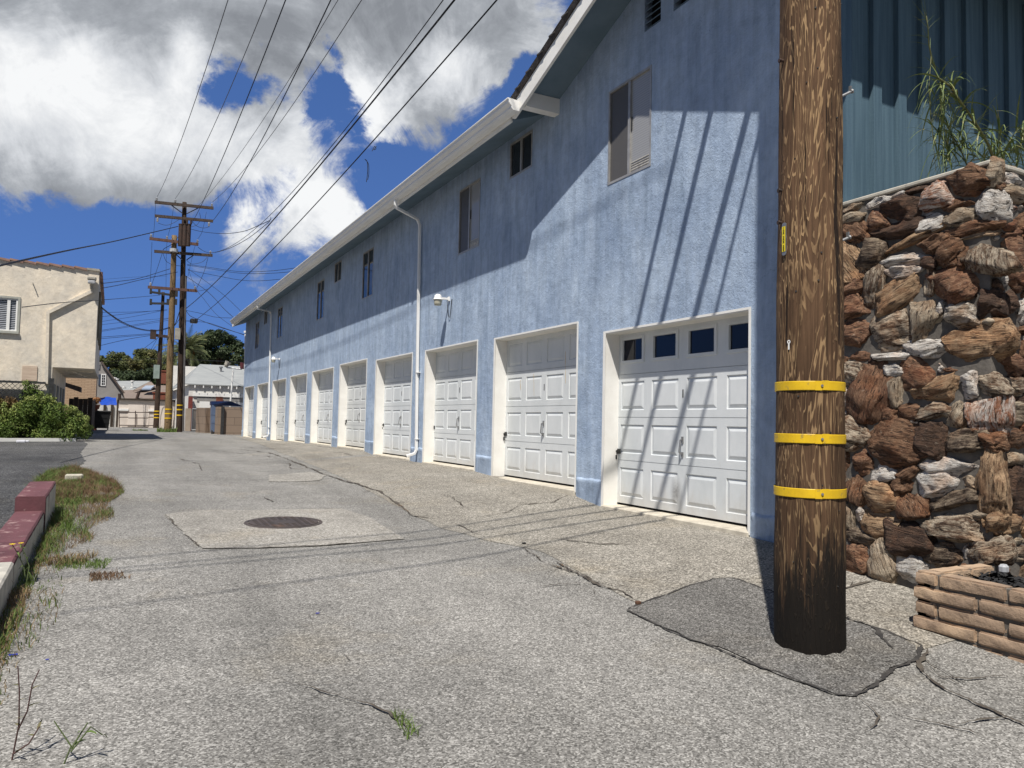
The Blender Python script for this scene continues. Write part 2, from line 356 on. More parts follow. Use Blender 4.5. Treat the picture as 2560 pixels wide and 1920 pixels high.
# ------------------------------------------------------------------ ground sheets
def lattice():
    xs = [-500, -200, -90, -50, -30, -20, -14, -10, -7, -5, -4] + [-3.5 + .25 * i for i in range(38)] + [6.5, 8, 11, 16, 25, 50, 100, 250, 500]
    ys = [-60, -30, -15, -8, -5] + [-3 + .25 * i for i in range(60)] + [12.5 + .75 * i for i in range(46)] + [48, 52, 56, 60, 70, 85, 110, 160, 250, 450, 900]
    return xs, ys
xs, ys = lattice(); g = MB()
for y in ys:
    for x in xs: g.v.append((x, y, gz(x, y)))
n = len(xs)
for j in range(len(ys) - 1):
    for i in range(n - 1): g.f.append((j * n + i, j * n + i + 1, (j + 1) * n + i + 1, (j + 1) * n + i))
struct(g.build('ground', MT['asphalt'], smooth=True))

def strip(name, m, ya, yb, step, fx0, fx1, cols, off):
    g = MB(); ys = []; y = ya
    while y < yb: ys.append(y); y += step
    ys.append(yb)
    for y in ys:
        a, b = fx0(y), fx1(y)
        for i in range(cols + 1): x = a + (b - a) * i / cols; g.v.append((x, y, gz(x, y) + off))
    for j in range(len(ys) - 1):
        for i in range(cols): k = j * (cols + 1) + i; g.f.append((k, k + 1, k + cols + 2, k + cols + 1))
    return struct(g.build(name, m, smooth=True))
BY = [-2, 2.4, 3.2, 4.2, 4.8, 5.9, 6.5, 7.2, 8.1, 11.1, 14.5, 20, 27, 36, 40]; BX = [3.25, 3.2, 3.2, 3.22, 3.28, 3.42, 3.25, 3.13, 3.1, 3.32, 3.55, 3.8, 4.3, 5.0, 5.2]
strip('driveway_apron', MT['asphalt_apron'], 2.75, 40, .1, lambda y: itp(y, BY, BX) + .05 * noise.noise(Vector((0, y * 2.2, 0))), lambda y: 5.36 if y > 4.9 else 5.2, 14, .004)
LY = [-6, 10.5, 12.8, 14, 15.1, 16.1, 17.9, 21.5, 27, 29, 30.2]; LX = [-.75, -.8, -.98, -.92, -.74, -.52, -.45, -.66, -.64, -.8, -.9]
strip('parking_lot', MT['asphalt_lot'], -5, 30.2, .15, lambda y: -16, lambda y: itp(y, LY, LX) + .06 * noise.noise(Vector((5, y * 2, 0))), 50, .004)
def patch(name, m, pts, off, rings=12, jit=.02, k=5):
    P = []
    for i in range(len(pts)):
        a = Vector((*pts[i], 0)); b = Vector((*pts[(i + 1) % len(pts)], 0))
        for j in range(k):
            q = a.lerp(b, j / k); q += Vector((noise.noise(q * 5), noise.noise(q * 5 + Vector((9, 9, 9))), 0)) * jit * 1.6; P.append(q)
    c = sum(P, Vector()) / len(P); g = MB(); n = len(P)
    for r in range(1, rings + 1):
        for q in P: w = c.lerp(q, r / rings); g.v.append((w.x, w.y, gz(w.x, w.y) + off))
    g.v.append((c.x, c.y, gz(c.x, c.y) + off)); ci = len(g.v) - 1
    for i in range(n): g.f.append((ci, i, (i + 1) % n))
    for r in range(rings - 1):
        for i in range(n): g.f.append((r * n + i, r * n + (i + 1) % n, (r + 1) * n + (i + 1) % n, (r + 1) * n + i))
    return struct(g.build(name, m, smooth=True)), P
patch('manhole_patch', MT['concrete_patch'], [(0.55, 9.25), (0.93, 9.48), (1.57, 9.32), (2.5, 9.25), (2.63, 8.6), (2.55, 7.04), (1.75, 6.93), (1.19, 6.99), (0.72, 7.12), (0.68, 7.63), (0.63, 8.32)], .008)
PP = [(3.07, 4.15), (3.2, 4.21), (3.29, 4.24), (3.54, 4.29), (3.8, 4.37), (4.04, 4.39), (4.17, 4.33), (4.18, 4.1), (4.15, 3.8), (4.13, 3.3), (4.15, 3.05), (4.10, 2.8), (3.95, 2.7), (3.69, 2.66), (3.46, 2.58), (3.22, 2.52), (3.14, 2.58), (3.12, 2.79), (3.09, 3.0), (3.10, 3.32), (3.06, 3.51), (3.06, 3.8)]
_, PPj = patch('pole_patch', MT['asphalt_patch'], PP, .008)
patch('light_patch', MT['concrete_patch'], [(2.25, 12.6), (3.0, 12.4), (3.3, 13.1), (3.2, 14.0), (2.5, 13.9)], .008, 6)

def ribbon(g, pts, w, off, seg=.022, jit=.012, closed=False, fade=True, br=True):
    P = [Vector((*p, 0)) for p in pts]
    if closed: P.append(P[0])
    L = []
    for a, b in zip(P, P[1:]):
        m = max(1, int((b - a).length / seg))
        for j in range(m): L.append(a.lerp(b, j / m))
    L.append(P[-1]); i0 = len(g.v); N = len(L)
    for k, q in enumerate(L):
        d = (L[min(k + 1, N - 1)] - L[max(k - 1, 0)]).normalized(); s = Vector((-d.y, d.x, 0))
        q = q + s * (noise.noise(q * 3.1 + Vector((0, 0, w * 90))) * jit * 3 + noise.noise(q * 13) * jit * 1.2 + noise.noise(q * 38) * jit * .8)
        ww = w * (.18 + 1.3 * abs(noise.noise(q * 6 + Vector((3, 1, 7)))) + .9 * abs(noise.noise(q * 31)))
        if not closed: ww *= min(1.15, max(.5 if w > .0335 or q.x > 3.5 else .06, (noise.noise(q * 1.9 + Vector((2, 8, 1))) + .28) * 2.6))
        if fade and not closed: ww *= min(1, min(k, N - 1 - k) / 10 + .1)
        for sg in (-1, 1): e = q + s * sg * ww / 2; g.v.append((e.x, e.y, gz(e.x, e.y) + off))
    for k in range(N - 1): a = i0 + 2 * k; g.f.append((a, a + 1, a + 3, a + 2))
    if br and not closed and N > 20:
        for m in range(int(N / 26) + 1):
            k = random.randint(4, N - 5); d = (L[k + 1] - L[k - 1]).normalized(); a = random.choice((-1, 1)) * ru(.4, 1.2); e = Vector((d.x * math.cos(a) - d.y * math.sin(a), d.x * math.sin(a) + d.y * math.cos(a), 0)); l = ru(.12, .5); q = L[k]
            ribbon(g, [(q.x, q.y), (q.x + e.x * l * .5 + ru(-.03, .03), q.y + e.y * l * .5), (q.x + e.x * l, q.y + e.y * l)], w * .45, off + .0008, seg, jit, br=False)
g = MB(); ribbon(g, PP, .024, .0095, closed=True); ribbon(g, [(4.09, 2.8), (3.95, 2.7), (3.69, 2.66), (3.46, 2.58)], .03, .0105, jit=.012)
ribbon(g, [(4.24, 3.5), (4.1, 3.06), (3.91, 2.82)], .03, .0135)
struct(g.build('tar_joint', MT['tar']))
g = MB()
for w, pts in [(.04, [(4.09, 2.72), (3.85, 2.6), (3.73, 2.5), (3.66, 2.37), (3.62, 2.2), (3.62, 1.9)]), (.03, [(3.73, 2.5), (3.9, 2.35), (4.1, 2.3)]), (.022, [(3.35, 5.6), (3.23, 4.71), (3.29, 4.54), (3.29, 4.3)]), (.025, [(4.2, 3.45), (4.6, 3.71), (4.85, 3.75), (5.08, 3.72)]),
               (.03, [(3.2, 2.3), (3.35, 2.05), (3.3, 1.7)]), (.018, [(3.22, 2.53), (3.18, 2.42), (3.12, 2.31), (2.9, 2.2)]), (.008, [(2.15, 2.6), (2.15, 2.35), (2.15, 2.2)]), (.011, [(1.16, 4.73), (1.16, 4.45), (1.17, 4.2), (1.15, 3.98), (1.17, 3.85)]),
               (.015, [(0.77, 3.77), (0.87, 3.62), (0.95, 3.49), (1.07, 3.33), (1.12, 3.22), (1.13, 3.08), (1.14, 2.92), (1.15, 2.6), (1.2, 2.3)]),
               (.022, [(5.28, 8.4), (4.85, 8.07), (4.4, 8.12), (4.04, 7.85), (3.52, 7.8), (3.24, 7.85)]), (.02, [(3.05, 8.4), (3.33, 7.66), (3.27, 6.98), (3.31, 6.51), (3.59, 6.35), (3.75, 6.35), (3.97, 5.81), (4.3, 5.5)]),
               (.03, [(5.26, 14.35), (4.53, 13.95), (4.06, 14.45), (3.36, 14.18)]), (.02, [(0.75, 14.09), (0.88, 13.07), (1.3, 12.99), (2.2, 12.82)]), (.022, [(1.79, 11.83), (1.8, 10.75), (1.88, 9.86)]),
               (.045, [(3.23, 22.68), (3.57, 20.05), (3.46, 16.5), (3.32, 13.71), (3.31, 11.98), (3.38, 10.4), (3.2, 9.0), (3.1, 8.3)]), (.03, [(3.47, 23.59), (4.41, 19.59), (4.79, 17.09), (5.3, 14.7)]),
               (.02, [(3.9, 9.7), (3.98, 9.16), (3.75, 8.31)]), (.025, [(3.33, 6.5), (3.36, 6.1), (3.22, 5.5), (3.3, 5.0), (3.22, 4.6)]), (.016, [(2.8, 4.95), (3.02, 4.88), (3.28, 4.77)]), (.014, [(-.1, 7.8), (0.43, 7.63), (0.65, 7.57)]),
               (.016, [(.72, 7.12), (1.19, 6.99), (1.75, 6.93), (2.55, 7.04)]), (.018, [(.55, 9.25), (.63, 8.32), (.68, 7.63), (.72, 7.12)]), (.012, [(1.2, 9.43), (2.0, 9.3), (2.6, 9.2)]),
               (.03, [(2.9, 17), (3.3, 16.2), (3.1, 15), (3.5, 14)]), (.03, [(2.4, 24), (2.9, 21), (3.3, 19), (3.4, 17)]), (.03, [(.3, 22), (1.2, 20), (1.6, 17), (1.5, 15)]), (.03, [(0, 19), (.6, 18.9), (1.0, 19.3)]),
               (.035, [(3.0, 30), (4.2, 26), (4.9, 22), (5.25, 19)]), (.012, [(5.3, 5.2), (4.6, 5.6), (4.2, 6.3), (3.8, 6.4)]), (.010, [(.1, 10.4), (.8, 10.2), (1.5, 10.5), (2.2, 10.1)])]:
    ribbon(g, pts, w, .012)
struct(g.build('pavement_cracks', MT['crack']))

# manhole cover
mc = Vector((1.66, 8.33, gz(1.66, 8.33)))
t = thing('manhole_cover', 'round rusty iron manhole cover set in the pale square patch of the alley', 'manhole cover', mc)
sl_ = (gz(1.66, 8.7) - gz(1.66, 7.95)) / .75
def disk(g, r0, r1, z0, z1, n=48):
    for k in range(n):
        a, b = 2 * math.pi * k / n, 2 * math.pi * (k + 1) / n
        P = lambda r, t, z: (mc.x + r * math.cos(t), mc.y + r * math.sin(t), mc.z + r * math.sin(t) * sl_ + z)
        if r0 > 0: g.quad(P(r0, a, z0), P(r1, a, z1), P(r1, b, z1), P(r0, b, z0))
        else: g.quad((mc.x, mc.y, mc.z + z0), P(r1, a, z1), P(r1, b, z1))
m = surf('iron', (.075, .058, .050), (.045, .038, .036), 6, rough=.6, spec=.4, bs=26, bd=.01, c3=(.12, .075, .05), s3=3, p3=.55)
g = MB(); disk(g, .365, .40, .016, .013); disk(g, .40, .405, .013, .0); g.build('rim', m, t)
g = MB(); disk(g, 0, .355, .02, .02); disk(g, .355, .358, .02, .009)
for i in range(-4, 5):
    for j in range(-4, 5):
        x, y = i * .07, j * .07
        if x * x + y * y < .1 and (x * x + y * y) > .012: g.box(mc.x + x - .02, mc.x + x + .02, mc.y + y - .02, mc.y + y + .02, mc.z + y * sl_ + .018, mc.z + y * sl_ + .0235)
g.build('lid', m, t)

# ------------------------------------------------------------------ the blue building
XW = 5.3
bld = thing('apartment_building', 'long two storey blue stucco building with a row of ten white garage doors', 'building', (XW, 20, gz(XW, 20)))
GAR = [(5.28, 7.69, -.96, 1.135), (8.29, 10.72, -.835, 1.325), (11.35, 13.72, -.765, 1.36), (14.43, 16.82, -.755, 1.375), (17.53, 19.95, -.69, 1.455), (20.6, 23.1, -.70, 1.425),
       (23.81, 26.31, -.735, 1.425), (27.02, 29.55, -.80, 1.40), (30.43, 32.87, -.815, 1.385), (33.77, 36.33, -.835, 1.375)]
WIN = [(6.83, 7.68, 2.96, 4.14, 1), (9.63, 10.34, 3.775, 4.335, 0), (11.41, 12.28, 2.95, 4.11, 1), (17.30, 18.16, 2.945, 4.10, 2), (20.18, 20.88, 3.76, 4.32, 0), (22.02, 22.86, 2.945, 4.10, 2),
       (28.16, 29.04, 2.95, 4.08, 2), (31.26, 31.96, 3.765, 4.33, 0), (33.1, 34.0, 2.93, 4.08, 2)]
VEN = [(6.68, 6.98, 4.585, 5.12), (6.18, 6.46, 4.585, 5.2), (5.68, 5.96, 4.585, 5.12)]
YR, YE0, YE1, SLP = 6.49, 3.62, 9.36, .3686
def top(y):
    return max(4.42, 7.774 - SLP * y) if y >= YR else 7.774 - SLP * YR - SLP * (YR - y)
holes = [(a, b, -2, d) for a, b, c, d in GAR] + [w[:4] for w in WIN] + VEN
Y0, Y1 = 4.19, 36.82
yl = sorted({Y0, Y1, YR, 9.1} | {h[0] for h in holes} | {h[1] for h in holes}); zl = sorted({-2.0, 4.42} | {h[2] for h in holes} | {h[3] for h in holes if h[3] < 4.42} | set())
zl = [z for z in zl if z <= 4.42]
g = MB()
for a, b in zip(yl, yl[1:]):
    ym = (a + b) / 2; hs = [h for h in holes if h[0] < ym < h[1]]; zs = [z for z in zl]
    gab = top(ym) > 4.43
    if gab: zs += sorted({4.585, 5.12, 5.2} if any(h in VEN for h in hs) else set()) + [None]
    for c, d in zip(zs, zs[1:]):
        d0 = top(a) if d is None else d; d1 = top(b) if d is None else d
        zm = (c + (d if d is not None else c + .02)) / 2
        if any(h[2] < zm < h[3] for h in hs): continue
        g.quad((XW, a, c), (XW, b, c), (XW, b, d1), (XW, a, d0))
for a, b, c, d in holes:
    dp = .26 if c == -2 else (.09 if (a, b, c, d) not in VEN else .12)
    g.quad((XW, a, c), (XW + dp, a, c), (XW + dp, a, d), (XW, a, d)); g.quad((XW, b, c), (XW + dp, b, c), (XW + dp, b, d), (XW, b, d))
    g.quad((XW, a, d), (XW + dp, a, d), (XW + dp, b, d), (XW, b, d)); g.quad((XW, a, c), (XW + dp, a, c), (XW + dp, b, c), (XW, b, c))
g.quad((XW, Y1, -2), (14, Y1, -2), (14, Y1, 4.42), (XW, Y1, 4.42)); g.quad((14, Y0, -2), (14, Y1, -2), (14, Y1, 4.42), (14, Y0, 4.42))
wall = g.build('wall', MT['stucco_blue'], bld, recalc=False)
# foundation bumps at the foot of each pier
prs = [(4.9, 5.26)] + [(GAR[i][1] + .02, GAR[i + 1][0] - .02) for i in range(9)] + [(36.36, 36.84)]
for i, (a, b) in enumerate(prs):
    zg = gz(XW, (a + b) / 2); ht = .27 if i else .22
    rows = [(-.3, .014), (ht - .05, .014), (ht - .015, .024), (ht, .016), (ht + .02, -.004)]
    K = 14; g = MB()
    i0 = len(g.v)
    for (dz, dx) in rows:
        for k in range(K + 1):
            y = a + (b - a) * k / K; e = 1 if 0 < k < K else .3
            g.v.append((XW - dx * e * (1 + .5 * noise.noise(Vector((y * 6, dz * 9, 0)))), y, zg + dz + .02 * noise.noise(Vector((y * 5, 3, i)))))
    for r in range(4):
        for k in range(K): q = i0 + r * (K + 1) + k; g.f.append((q, q + 1, q + K + 2, q + K + 1))
    g.build('footing', MT['stucco_blue'], bld, smooth=True)
# board and batten end wall
g = MB(); YB = 4.19
g.box(XW + .01, 13.5, YB, YB + .05, 1.2, 4.3)
g.build('siding_panel', MT['siding_blue'], bld)
g = MB(); g.box(XW - .028, XW + .10, YB - .04, YB, .9, 4.25); g.box(XW - .028, XW - .002, YB, YB + .11, .9, 4.3)
y = YB + .35
bx = [5.59, 5.915, 6.235, 6.56, 6.88, 7.22, 7.55, 7.88, 8.2, 8.5, 8.8, 9.1, 9.4]
for x in bx: g.box(x - .052, x + .052, YB - .045, YB - .0005, 1.2, 4.25)
g.build('batten', MT['siding_blue'], bld)
g = MB(); g.box(XW - .012, XW - .002, YB + .11, 4.88, .9, 4.4); g.build('corner_board', MT['siding_blue'], bld)
# roofs
XF = 4.72                                                          # plane of fascia and rake
def soff(y): return 7.774 - SLP * y if y > YR else 7.774 - 2 * SLP * YR + SLP * y
g = MB()
# main eave soffit
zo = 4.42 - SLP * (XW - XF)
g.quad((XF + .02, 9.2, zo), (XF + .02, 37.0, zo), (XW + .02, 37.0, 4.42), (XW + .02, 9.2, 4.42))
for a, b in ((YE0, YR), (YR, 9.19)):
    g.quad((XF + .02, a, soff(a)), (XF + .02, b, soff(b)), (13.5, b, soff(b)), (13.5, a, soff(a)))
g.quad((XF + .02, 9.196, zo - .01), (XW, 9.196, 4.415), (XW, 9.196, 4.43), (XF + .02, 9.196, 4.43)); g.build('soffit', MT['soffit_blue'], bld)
g = MB()
g.hexa([(XF - .02, 9.05, 4.40), (XF - .02, 37.05, 4.40), (10.3, 37.05, 4.40 + SLP * 5.6), (10.3, 9.05, 4.40 + SLP * 5.6)], [(XF - .03, 9.05, 4.43), (XF - .03, 37.06, 4.43), (10.3, 37.06, 4.43 + SLP * 5.6), (10.3, 9.05, 4.43 + SLP * 5.6)])
g.hexa([(10.3, -0 + 9.05, 4.40 + SLP * 5.6), (10.3, 37.05, 4.40 + SLP * 5.6), (15.5, 37.05, 4.5), (15.5, 9.05, 4.5)], [(10.3, 9.05, 4.44 + SLP * 5.6), (10.3, 37.06, 4.44 + SLP * 5.6), (15.5, 37.06, 4.55), (15.5, 9.05, 4.55)])
for a, b in ((YE0 - .03, YR), (YR, 9.23)):
    za, zb = soff(a) + .025, soff(b) + .025
    g.hexa([(XF - .02, a, za), (XF - .02, b, zb), (13.6, b, zb), (13.6, a, za)], [(XF - .045, a, za + .07), (XF - .045, b, zb + .07), (13.6, b, zb + .07), (13.6, a, za + .07)])
yy = YR
while yy < 9.2:                                                     # shingle butts stepping along the rake
    g.box(XF - .0465, XF + .3, yy, yy + .14, soff(yy + .07) + .078, soff(yy + .07) + .096); yy += .3
g.build('roof', MT['shingle'], bld)
g = MB()
for s in (0, 1):
    a, b = (YE0, YR) if s == 0 else (YR, 9.13)
    g.hexa([(XF, a, soff(a) - .205), (XF, b, soff(b) - .205), (XF, b, soff(b) + .02), (XF, a, soff(a) + .02)], [(XF + .04, a, soff(a) - .205), (XF + .04, b, soff(b) - .205), (XF + .04, b, soff(b) + .02), (XF + .04, a, soff(a) + .02)])
g.hexa([(XF, 9.13, soff(9.13) - .205), (XF, 9.17, soff(9.13) - .2), (XF, 9.22, soff(9.22) - .06), (XF, 9.22, soff(9.22) + .02), (XF, 9.13, soff(9.13) + .02)],
       [(XF + .04, 9.13, soff(9.13) - .205), (XF + .04, 9.17, soff(9.13) - .2), (XF + .04, 9.22, soff(9.22) - .06), (XF + .04, 9.22, soff(9.22) + .02), (XF + .04, 9.13, soff(9.13) + .02)])
g.build('rake_board', MT['white_trim'], bld)
g = MB(); g.box(XF, XF + .035, 9.222, 37.03, zo - .02, zo + .19); g.box(XF + .036, 13.5, YE0 - .005, YE0 + .03, soff(YE0) - .2, soff(YE0) + .02)
g.hexa([(XF + .036, 37.0, zo - .02), (XW, 37.0, 4.40), (XW, 37.0, 4.6), (XF + .036, 37.0, 4.40)], [(XF + .036, 37.03, zo - .02), (XW, 37.03, 4.40), (XW, 37.03, 4.6), (XF + .036, 37.03, 4.40)])
g.build('fascia', MT['white_trim'], bld)
# gutter, ogee profile swept along the eave
prof = [(XF - .003, zo + .03), (XF - .10, zo + .03), (XF - .125, zo + .06), (XF - .125, zo + .085), (XF - .165, zo + .125), (XF - .17, zo + .165), (XF - .185, zo + .17), (XF - .185, zo + .185), (XF - .16, zo + .18), (XF - .15, zo + .13), (XF - .11, zo + .07), (XF - .09, zo + .045), (XF - .015, zo + .045), (XF - .015, zo + .17), (XF - .003, zo + .17)]
g = MB(); ga, gb = 8.96, 36.45
g.hexa([(x, ga, z) for x, z in prof], [(x, gb, z) for x, z in prof])
cap = prof[:8] + [(XF - .003, zo + .17)]
g.hexa([(x, ga - .003, z) for x, z in cap], [(x, ga, z) for x, z in cap]); g.hexa([(x, gb, z) for x, z in cap], [(x, gb + .003, z) for x, z in cap])
g.build('gutter', MT['white_paint'], bld)
g = MB(); g.hexa([(XF + .06, 8.87, 4.29), (XF + .045, 8.87, 4.33), (XF + .09, 8.87, 4.495), (XW, 8.87, 4.50), (XW, 8.87, 4.29)], [(XF + .06, 9.01, 4.29), (XF + .045, 9.01, 4.33), (XF + .09, 9.01, 4.45), (XW, 9.01, 4.45), (XW, 9.01, 4.29)])
g.build('outlooker_beam', MT['white_trim'], bld)
# downspouts
def spout(pg, pt, pb, n):
    A = onX(*pg, XF - .09); B = onX(*pt, XW - .045); Z = onX(*pb, XW - .045)
    g = MB(); w = .06; h = .05
    p = [Vector((XF - .09, A.y, zo + .035)), Vector((XF - .09, A.y, zo - .07)), Vector((XF - .06, A.y - .01, zo - .13)), Vector((XW - .10, B.y + .02, B.z + .10)), Vector((XW - .05, B.y, B.z - .02))]
    bot = gz(XW, Z.y) + .24
    p += [Vector((XW - .042, B.y * .5 + Z.y * .5, .9)), Vector((XW - .042, Z.y, bot)), Vector((XW - .075, Z.y, bot - .07)), Vector((XW - .24, Z.y + .01, bot - .125))]
    i0 = len(g.v)
    for k, q in enumerate(p):
        d = (p[min(k + 1, len(p) - 1)] - p[max(k - 1, 0)]).normalized(); s = Vector((0, 1, 0)); s = (s - d * d.y).normalized(); u = s.cross(d)
        for a, b in ((-1, -.8), (-.8, -1), (.8, -1), (1, -.8), (1, .8), (.8, 1), (-.8, 1), (-1, .8)): g.v.append(tuple(q + s * a * w / 2 + u * b * h / 2))
    for k in range(len(p) - 1):
        for j in range(8): g.f.append((i0 + k * 8 + j, i0 + k * 8 + (j + 1) % 8, i0 + (k + 1) * 8 + (j + 1) % 8, i0 + (k + 1) * 8 + j))
    g.f.append(tuple(i0 + j for j in range(8)))
    o = g.build('downspout', MT['white_paint'], bld)
    g = MB(); q = p[-1]; g.box(q.x - .004, q.x - .001, q.y - .02, q.y + .02, q.z - .016, q.z + .016); g.build('outlet', MT['dark_gap'], o)
    for z in (.95, -.35): g = MB(); g.box(XW - .072, XW, Z.y - .04 + (.03 if z > 0 else 0), Z.y + .05 + (.03 if z > 0 else 0), z, z + .012); g.build('strap', MT['white_paint'], o)
spout((989, 497), (1050, 560), (1041, 1100), 0)
spout((644, 762), (678, 785), (671, 1085), 1)

# vents
for i, (a, b, c, d) in enumerate(VEN):
    g = MB(); g.box(XW + .11, XW + .12, a, b, c, d); v = g.build('vent', MT['dark_gap'], bld)
    g = MB(); z = c + .01
    while z < d - .03: g.hexa([(XW + .004, a, z), (XW + .004, b, z), (XW + .07, b, z + .055), (XW + .07, a, z + .055)], [(XW + .004, a, z + .012), (XW + .004, b, z + .012), (XW + .07, b, z + .067), (XW + .07, a, z + .067)]); z += .075
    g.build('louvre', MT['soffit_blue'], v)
# windows
for i, (a, b, c, d, kind) in enumerate(WIN):
    f = .028; x0, x1 = XW - .006, XW + .035; ym = (a + b) / 2; g = MB()
    g.box(x0, x1, a, a + f, c, d); g.box(x0, x1, b - f, b, c, d); g.box(x0, x1, a + f, b - f, c, c + f); g.box(x0, x1, a + f, b - f, d - f, d)
    g.box(x0 + .004, x1, ym - .022, ym + .022, c + f, d - f)
    w = g.build('window', MT['alu'], bld)
    if i == 3: w['label'] = 'dark sliding window with a thin aluminium frame'
    # nearer half = sliding sash with blind, farther half = screened
    g = MB(); g.box(XW + .016, XW + .02, ym + .022, b - f, c + f, d - f); g.build('screen_pane', MT['glass_screen'] if kind == 1 else MT['glass_dark'], w)
    g = MB(); g.box(XW + .02, XW + .024, a + f, ym - .022, c + f, d - f); g.build('pane', MT['blind'] if kind == 1 else MT['glass_dark'], w)
    if kind == 1:
        g = MB(); g.box(XW + .008, XW + .016, ym - .045, ym - .025, c + .55, c + .7); g.build('latch', MT['black_metal'], w)
        g = MB(); g.box(XW + .0165, XW + .0195, a + f, ym - .022, c + f, c + f + .08)
        for k in range(4): g.box(XW + .010, XW + .0165, a + f + .01, ym - .03, c + f + .03 + .03 * k, c + f + .038 + .03 * k)
        g.build('blind_rail', surf('blind_rail', (.6, .58, .54), (.4, .38, .35), 20), w)

# garage doors, openings and thresholds
WD = 2.43
def panel_door(mat, windows):
    g = MB(); H = 2.10; sh = H / 4; cw = WD / 4
    for r in range(4):
        z0 = r * sh + .003; z1 = (r + 1) * sh - .003
        us = [0]; 
        for c in range(4): us += [c * cw + .07 + (.01 if c == 0 else 0), (c + 1) * cw - .07 - (.01 if c == 3 else 0)]
        us.append(WD); za, zb = z0 + .085, z1 - .085
        if r == 3 and windows: za, zb = z0 + .13, z1 - .06
        for k in range(len(us) - 1):
            a, b = us[k], us[k + 1]
            if k % 2 == 0: g.quad((0, a, z0), (0, b, z0), (0, b, z1), (0, a, z1)); continue
            g.quad((0, a, z0), (0, b, z0), (0, b, za), (0, a, za)); g.quad((0, a, zb), (0, b, zb), (0, b, z1), (0, a, z1))
            R = [(0, 0), (.006, .013), (.012, .013), (.05, .001)]
            if r == 3 and windows: R = [(0, 0), (.002, -.012), (.036, -.014), (.04, .012)]
            for (i0, x0), (i1, x1) in zip(R, R[1:]):
                A = [(x0, a + i0, za + i0), (x0, b - i0, za + i0), (x0, b - i0, zb - i0), (x0, a + i0, zb - i0)]
                B = [(x1, a + i1, za + i1), (x1, b - i1, za + i1), (x1, b - i1, zb - i1), (x1, a + i1, zb - i1)]
                for q in range(4): g.quad(A[q], A[(q + 1) % 4], B[(q + 1) % 4], B[q])
            if not (r == 3 and windows): g.quad(*B)
        # section edges
        g.quad((0, 0, z1), (0, WD, z1), (.012, WD, z1), (.012, 0, z1)); g.quad((0, 0, z0), (0, WD, z0), (.012, WD, z0), (.012, 0, z0))
    g.box(.014, .04, 0, WD, .003, H - .003)
    return g
def door_mat(name, stain):
    m, nt, b, P = base_mat(name, .5, .3)
    oi = nd(nt, 'ShaderNodeObjectInfo'); tcn = nd(nt, 'ShaderNodeTexCoord'); so_ = nd(nt, 'ShaderNodeSeparateXYZ'); nt.links.new(tcn.outputs['Object'], so_.inputs[0])
    c = ramp(nt, noi(nt, mapping(nt, P, (1, 1, .5)), 1.8, 7, .68), [(.33, (.60, .625, .625)), (.5, (.66, .68, .68)), (.66, (.71, .725, .72))])
    c = mix(nt, 1, c, ramp(nt, oi.outputs['Random'], [(0, (.90, .89, .87)), (.5, (1, 1, 1)), (1, (.95, .965, .99))]), 'MULTIPLY')
    h = math_(nt, 'ADD', so_.outputs[2], math_(nt, 'MULTIPLY', math_(nt, 'SUBTRACT', noi(nt, mapping(nt, P, (1, 1, .4)), 7, 6, .7), .5), .7))
    c = mix(nt, maprange(nt, h, -.05, .32, .5, 0, True), c, (.46, .43, .38))
    scf = noi(nt, mapping(nt, P, (1, 1.6, .8)), 5, 7, .72); c = mix(nt, ramp(nt, scf, [(.62, 0), (.72, .45)]), c, (.50, .48, .45))
    if stain:
        dist = nt.nodes.new('ShaderNodeVectorMath'); dist.operation = 'DISTANCE'; nt.links.new(mapping(nt, P, (1, 1, .55)), dist.inputs[0])
        q = onX(1690, 1232, 5.5); dist.inputs[1].default_value = (q.x, q.y, q.z * .55)
        c = mix(nt, math_(nt, 'MULTIPLY', maprange(nt, dist.outputs['Value'], 0, .13, 1.1, 0, True), noi(nt, P, 40, 5, .7), clamp=True), c, (.04, .03, .025))
    nt.links.new(c, b.inputs['Base Color']); bump(nt, b, math_(nt, 'ADD', noi(nt, P, 140, 3), math_(nt, 'MULTIPLY', noi(nt, P, 4, 3), 6)), .5, .0008); MT[name] = m
del MT['door_white']; door_mat('door_white', False); door_mat('door_stained', True)
DX = 5.50
def hardware(door, loc):
    L = Vector(loc)
    g = MB(); hz = .79
    g.box(-.012, 0, WD / 2 - .028, WD / 2 + .002, hz - .02, hz + .05); g.box(-.012, 0, WD / 2 - .028, WD / 2 + .002, hz - .17, hz - .12)
    g.bar((-.035, WD / 2 - .012, hz + .01), (-.05, WD / 2 - .012, hz - .12), .014, .012); g.bar((-.05, WD / 2 - .012, hz - .12), (0, WD / 2 - .012, hz - .15), .014, .012); g.bar((0, WD / 2 - .012, hz + .03), (-.035, WD / 2 - .012, hz + .01), .014, .012)
    g.build('handle', MT['galv'], door, loc=L)
    g = MB(); g.box(-.004, 0, WD / 2 - .018, WD / 2 - .002, 1.27, 1.36); g.build('lock_plate', MT['black_metal'], door, loc=L)
    g = MB(); g.box(-.012, 0, WD - .09, WD + .015, .60, .66); g.cyl((-.02, WD - .045, .63), (-.02, WD - .02, .63), .014, 8); g.bbox(-.035, -.012, WD - .045, WD - .012, .53, .585, .006); g.tube([(-.024, WD - .04, .585), (-.024, WD - .04, .61), (-.024, WD - .017, .61), (-.024, WD - .017, .585)], .004, 6)
    g.build('padlock', MT['black_metal'], door, loc=L)
me_plain = None; me_win = None
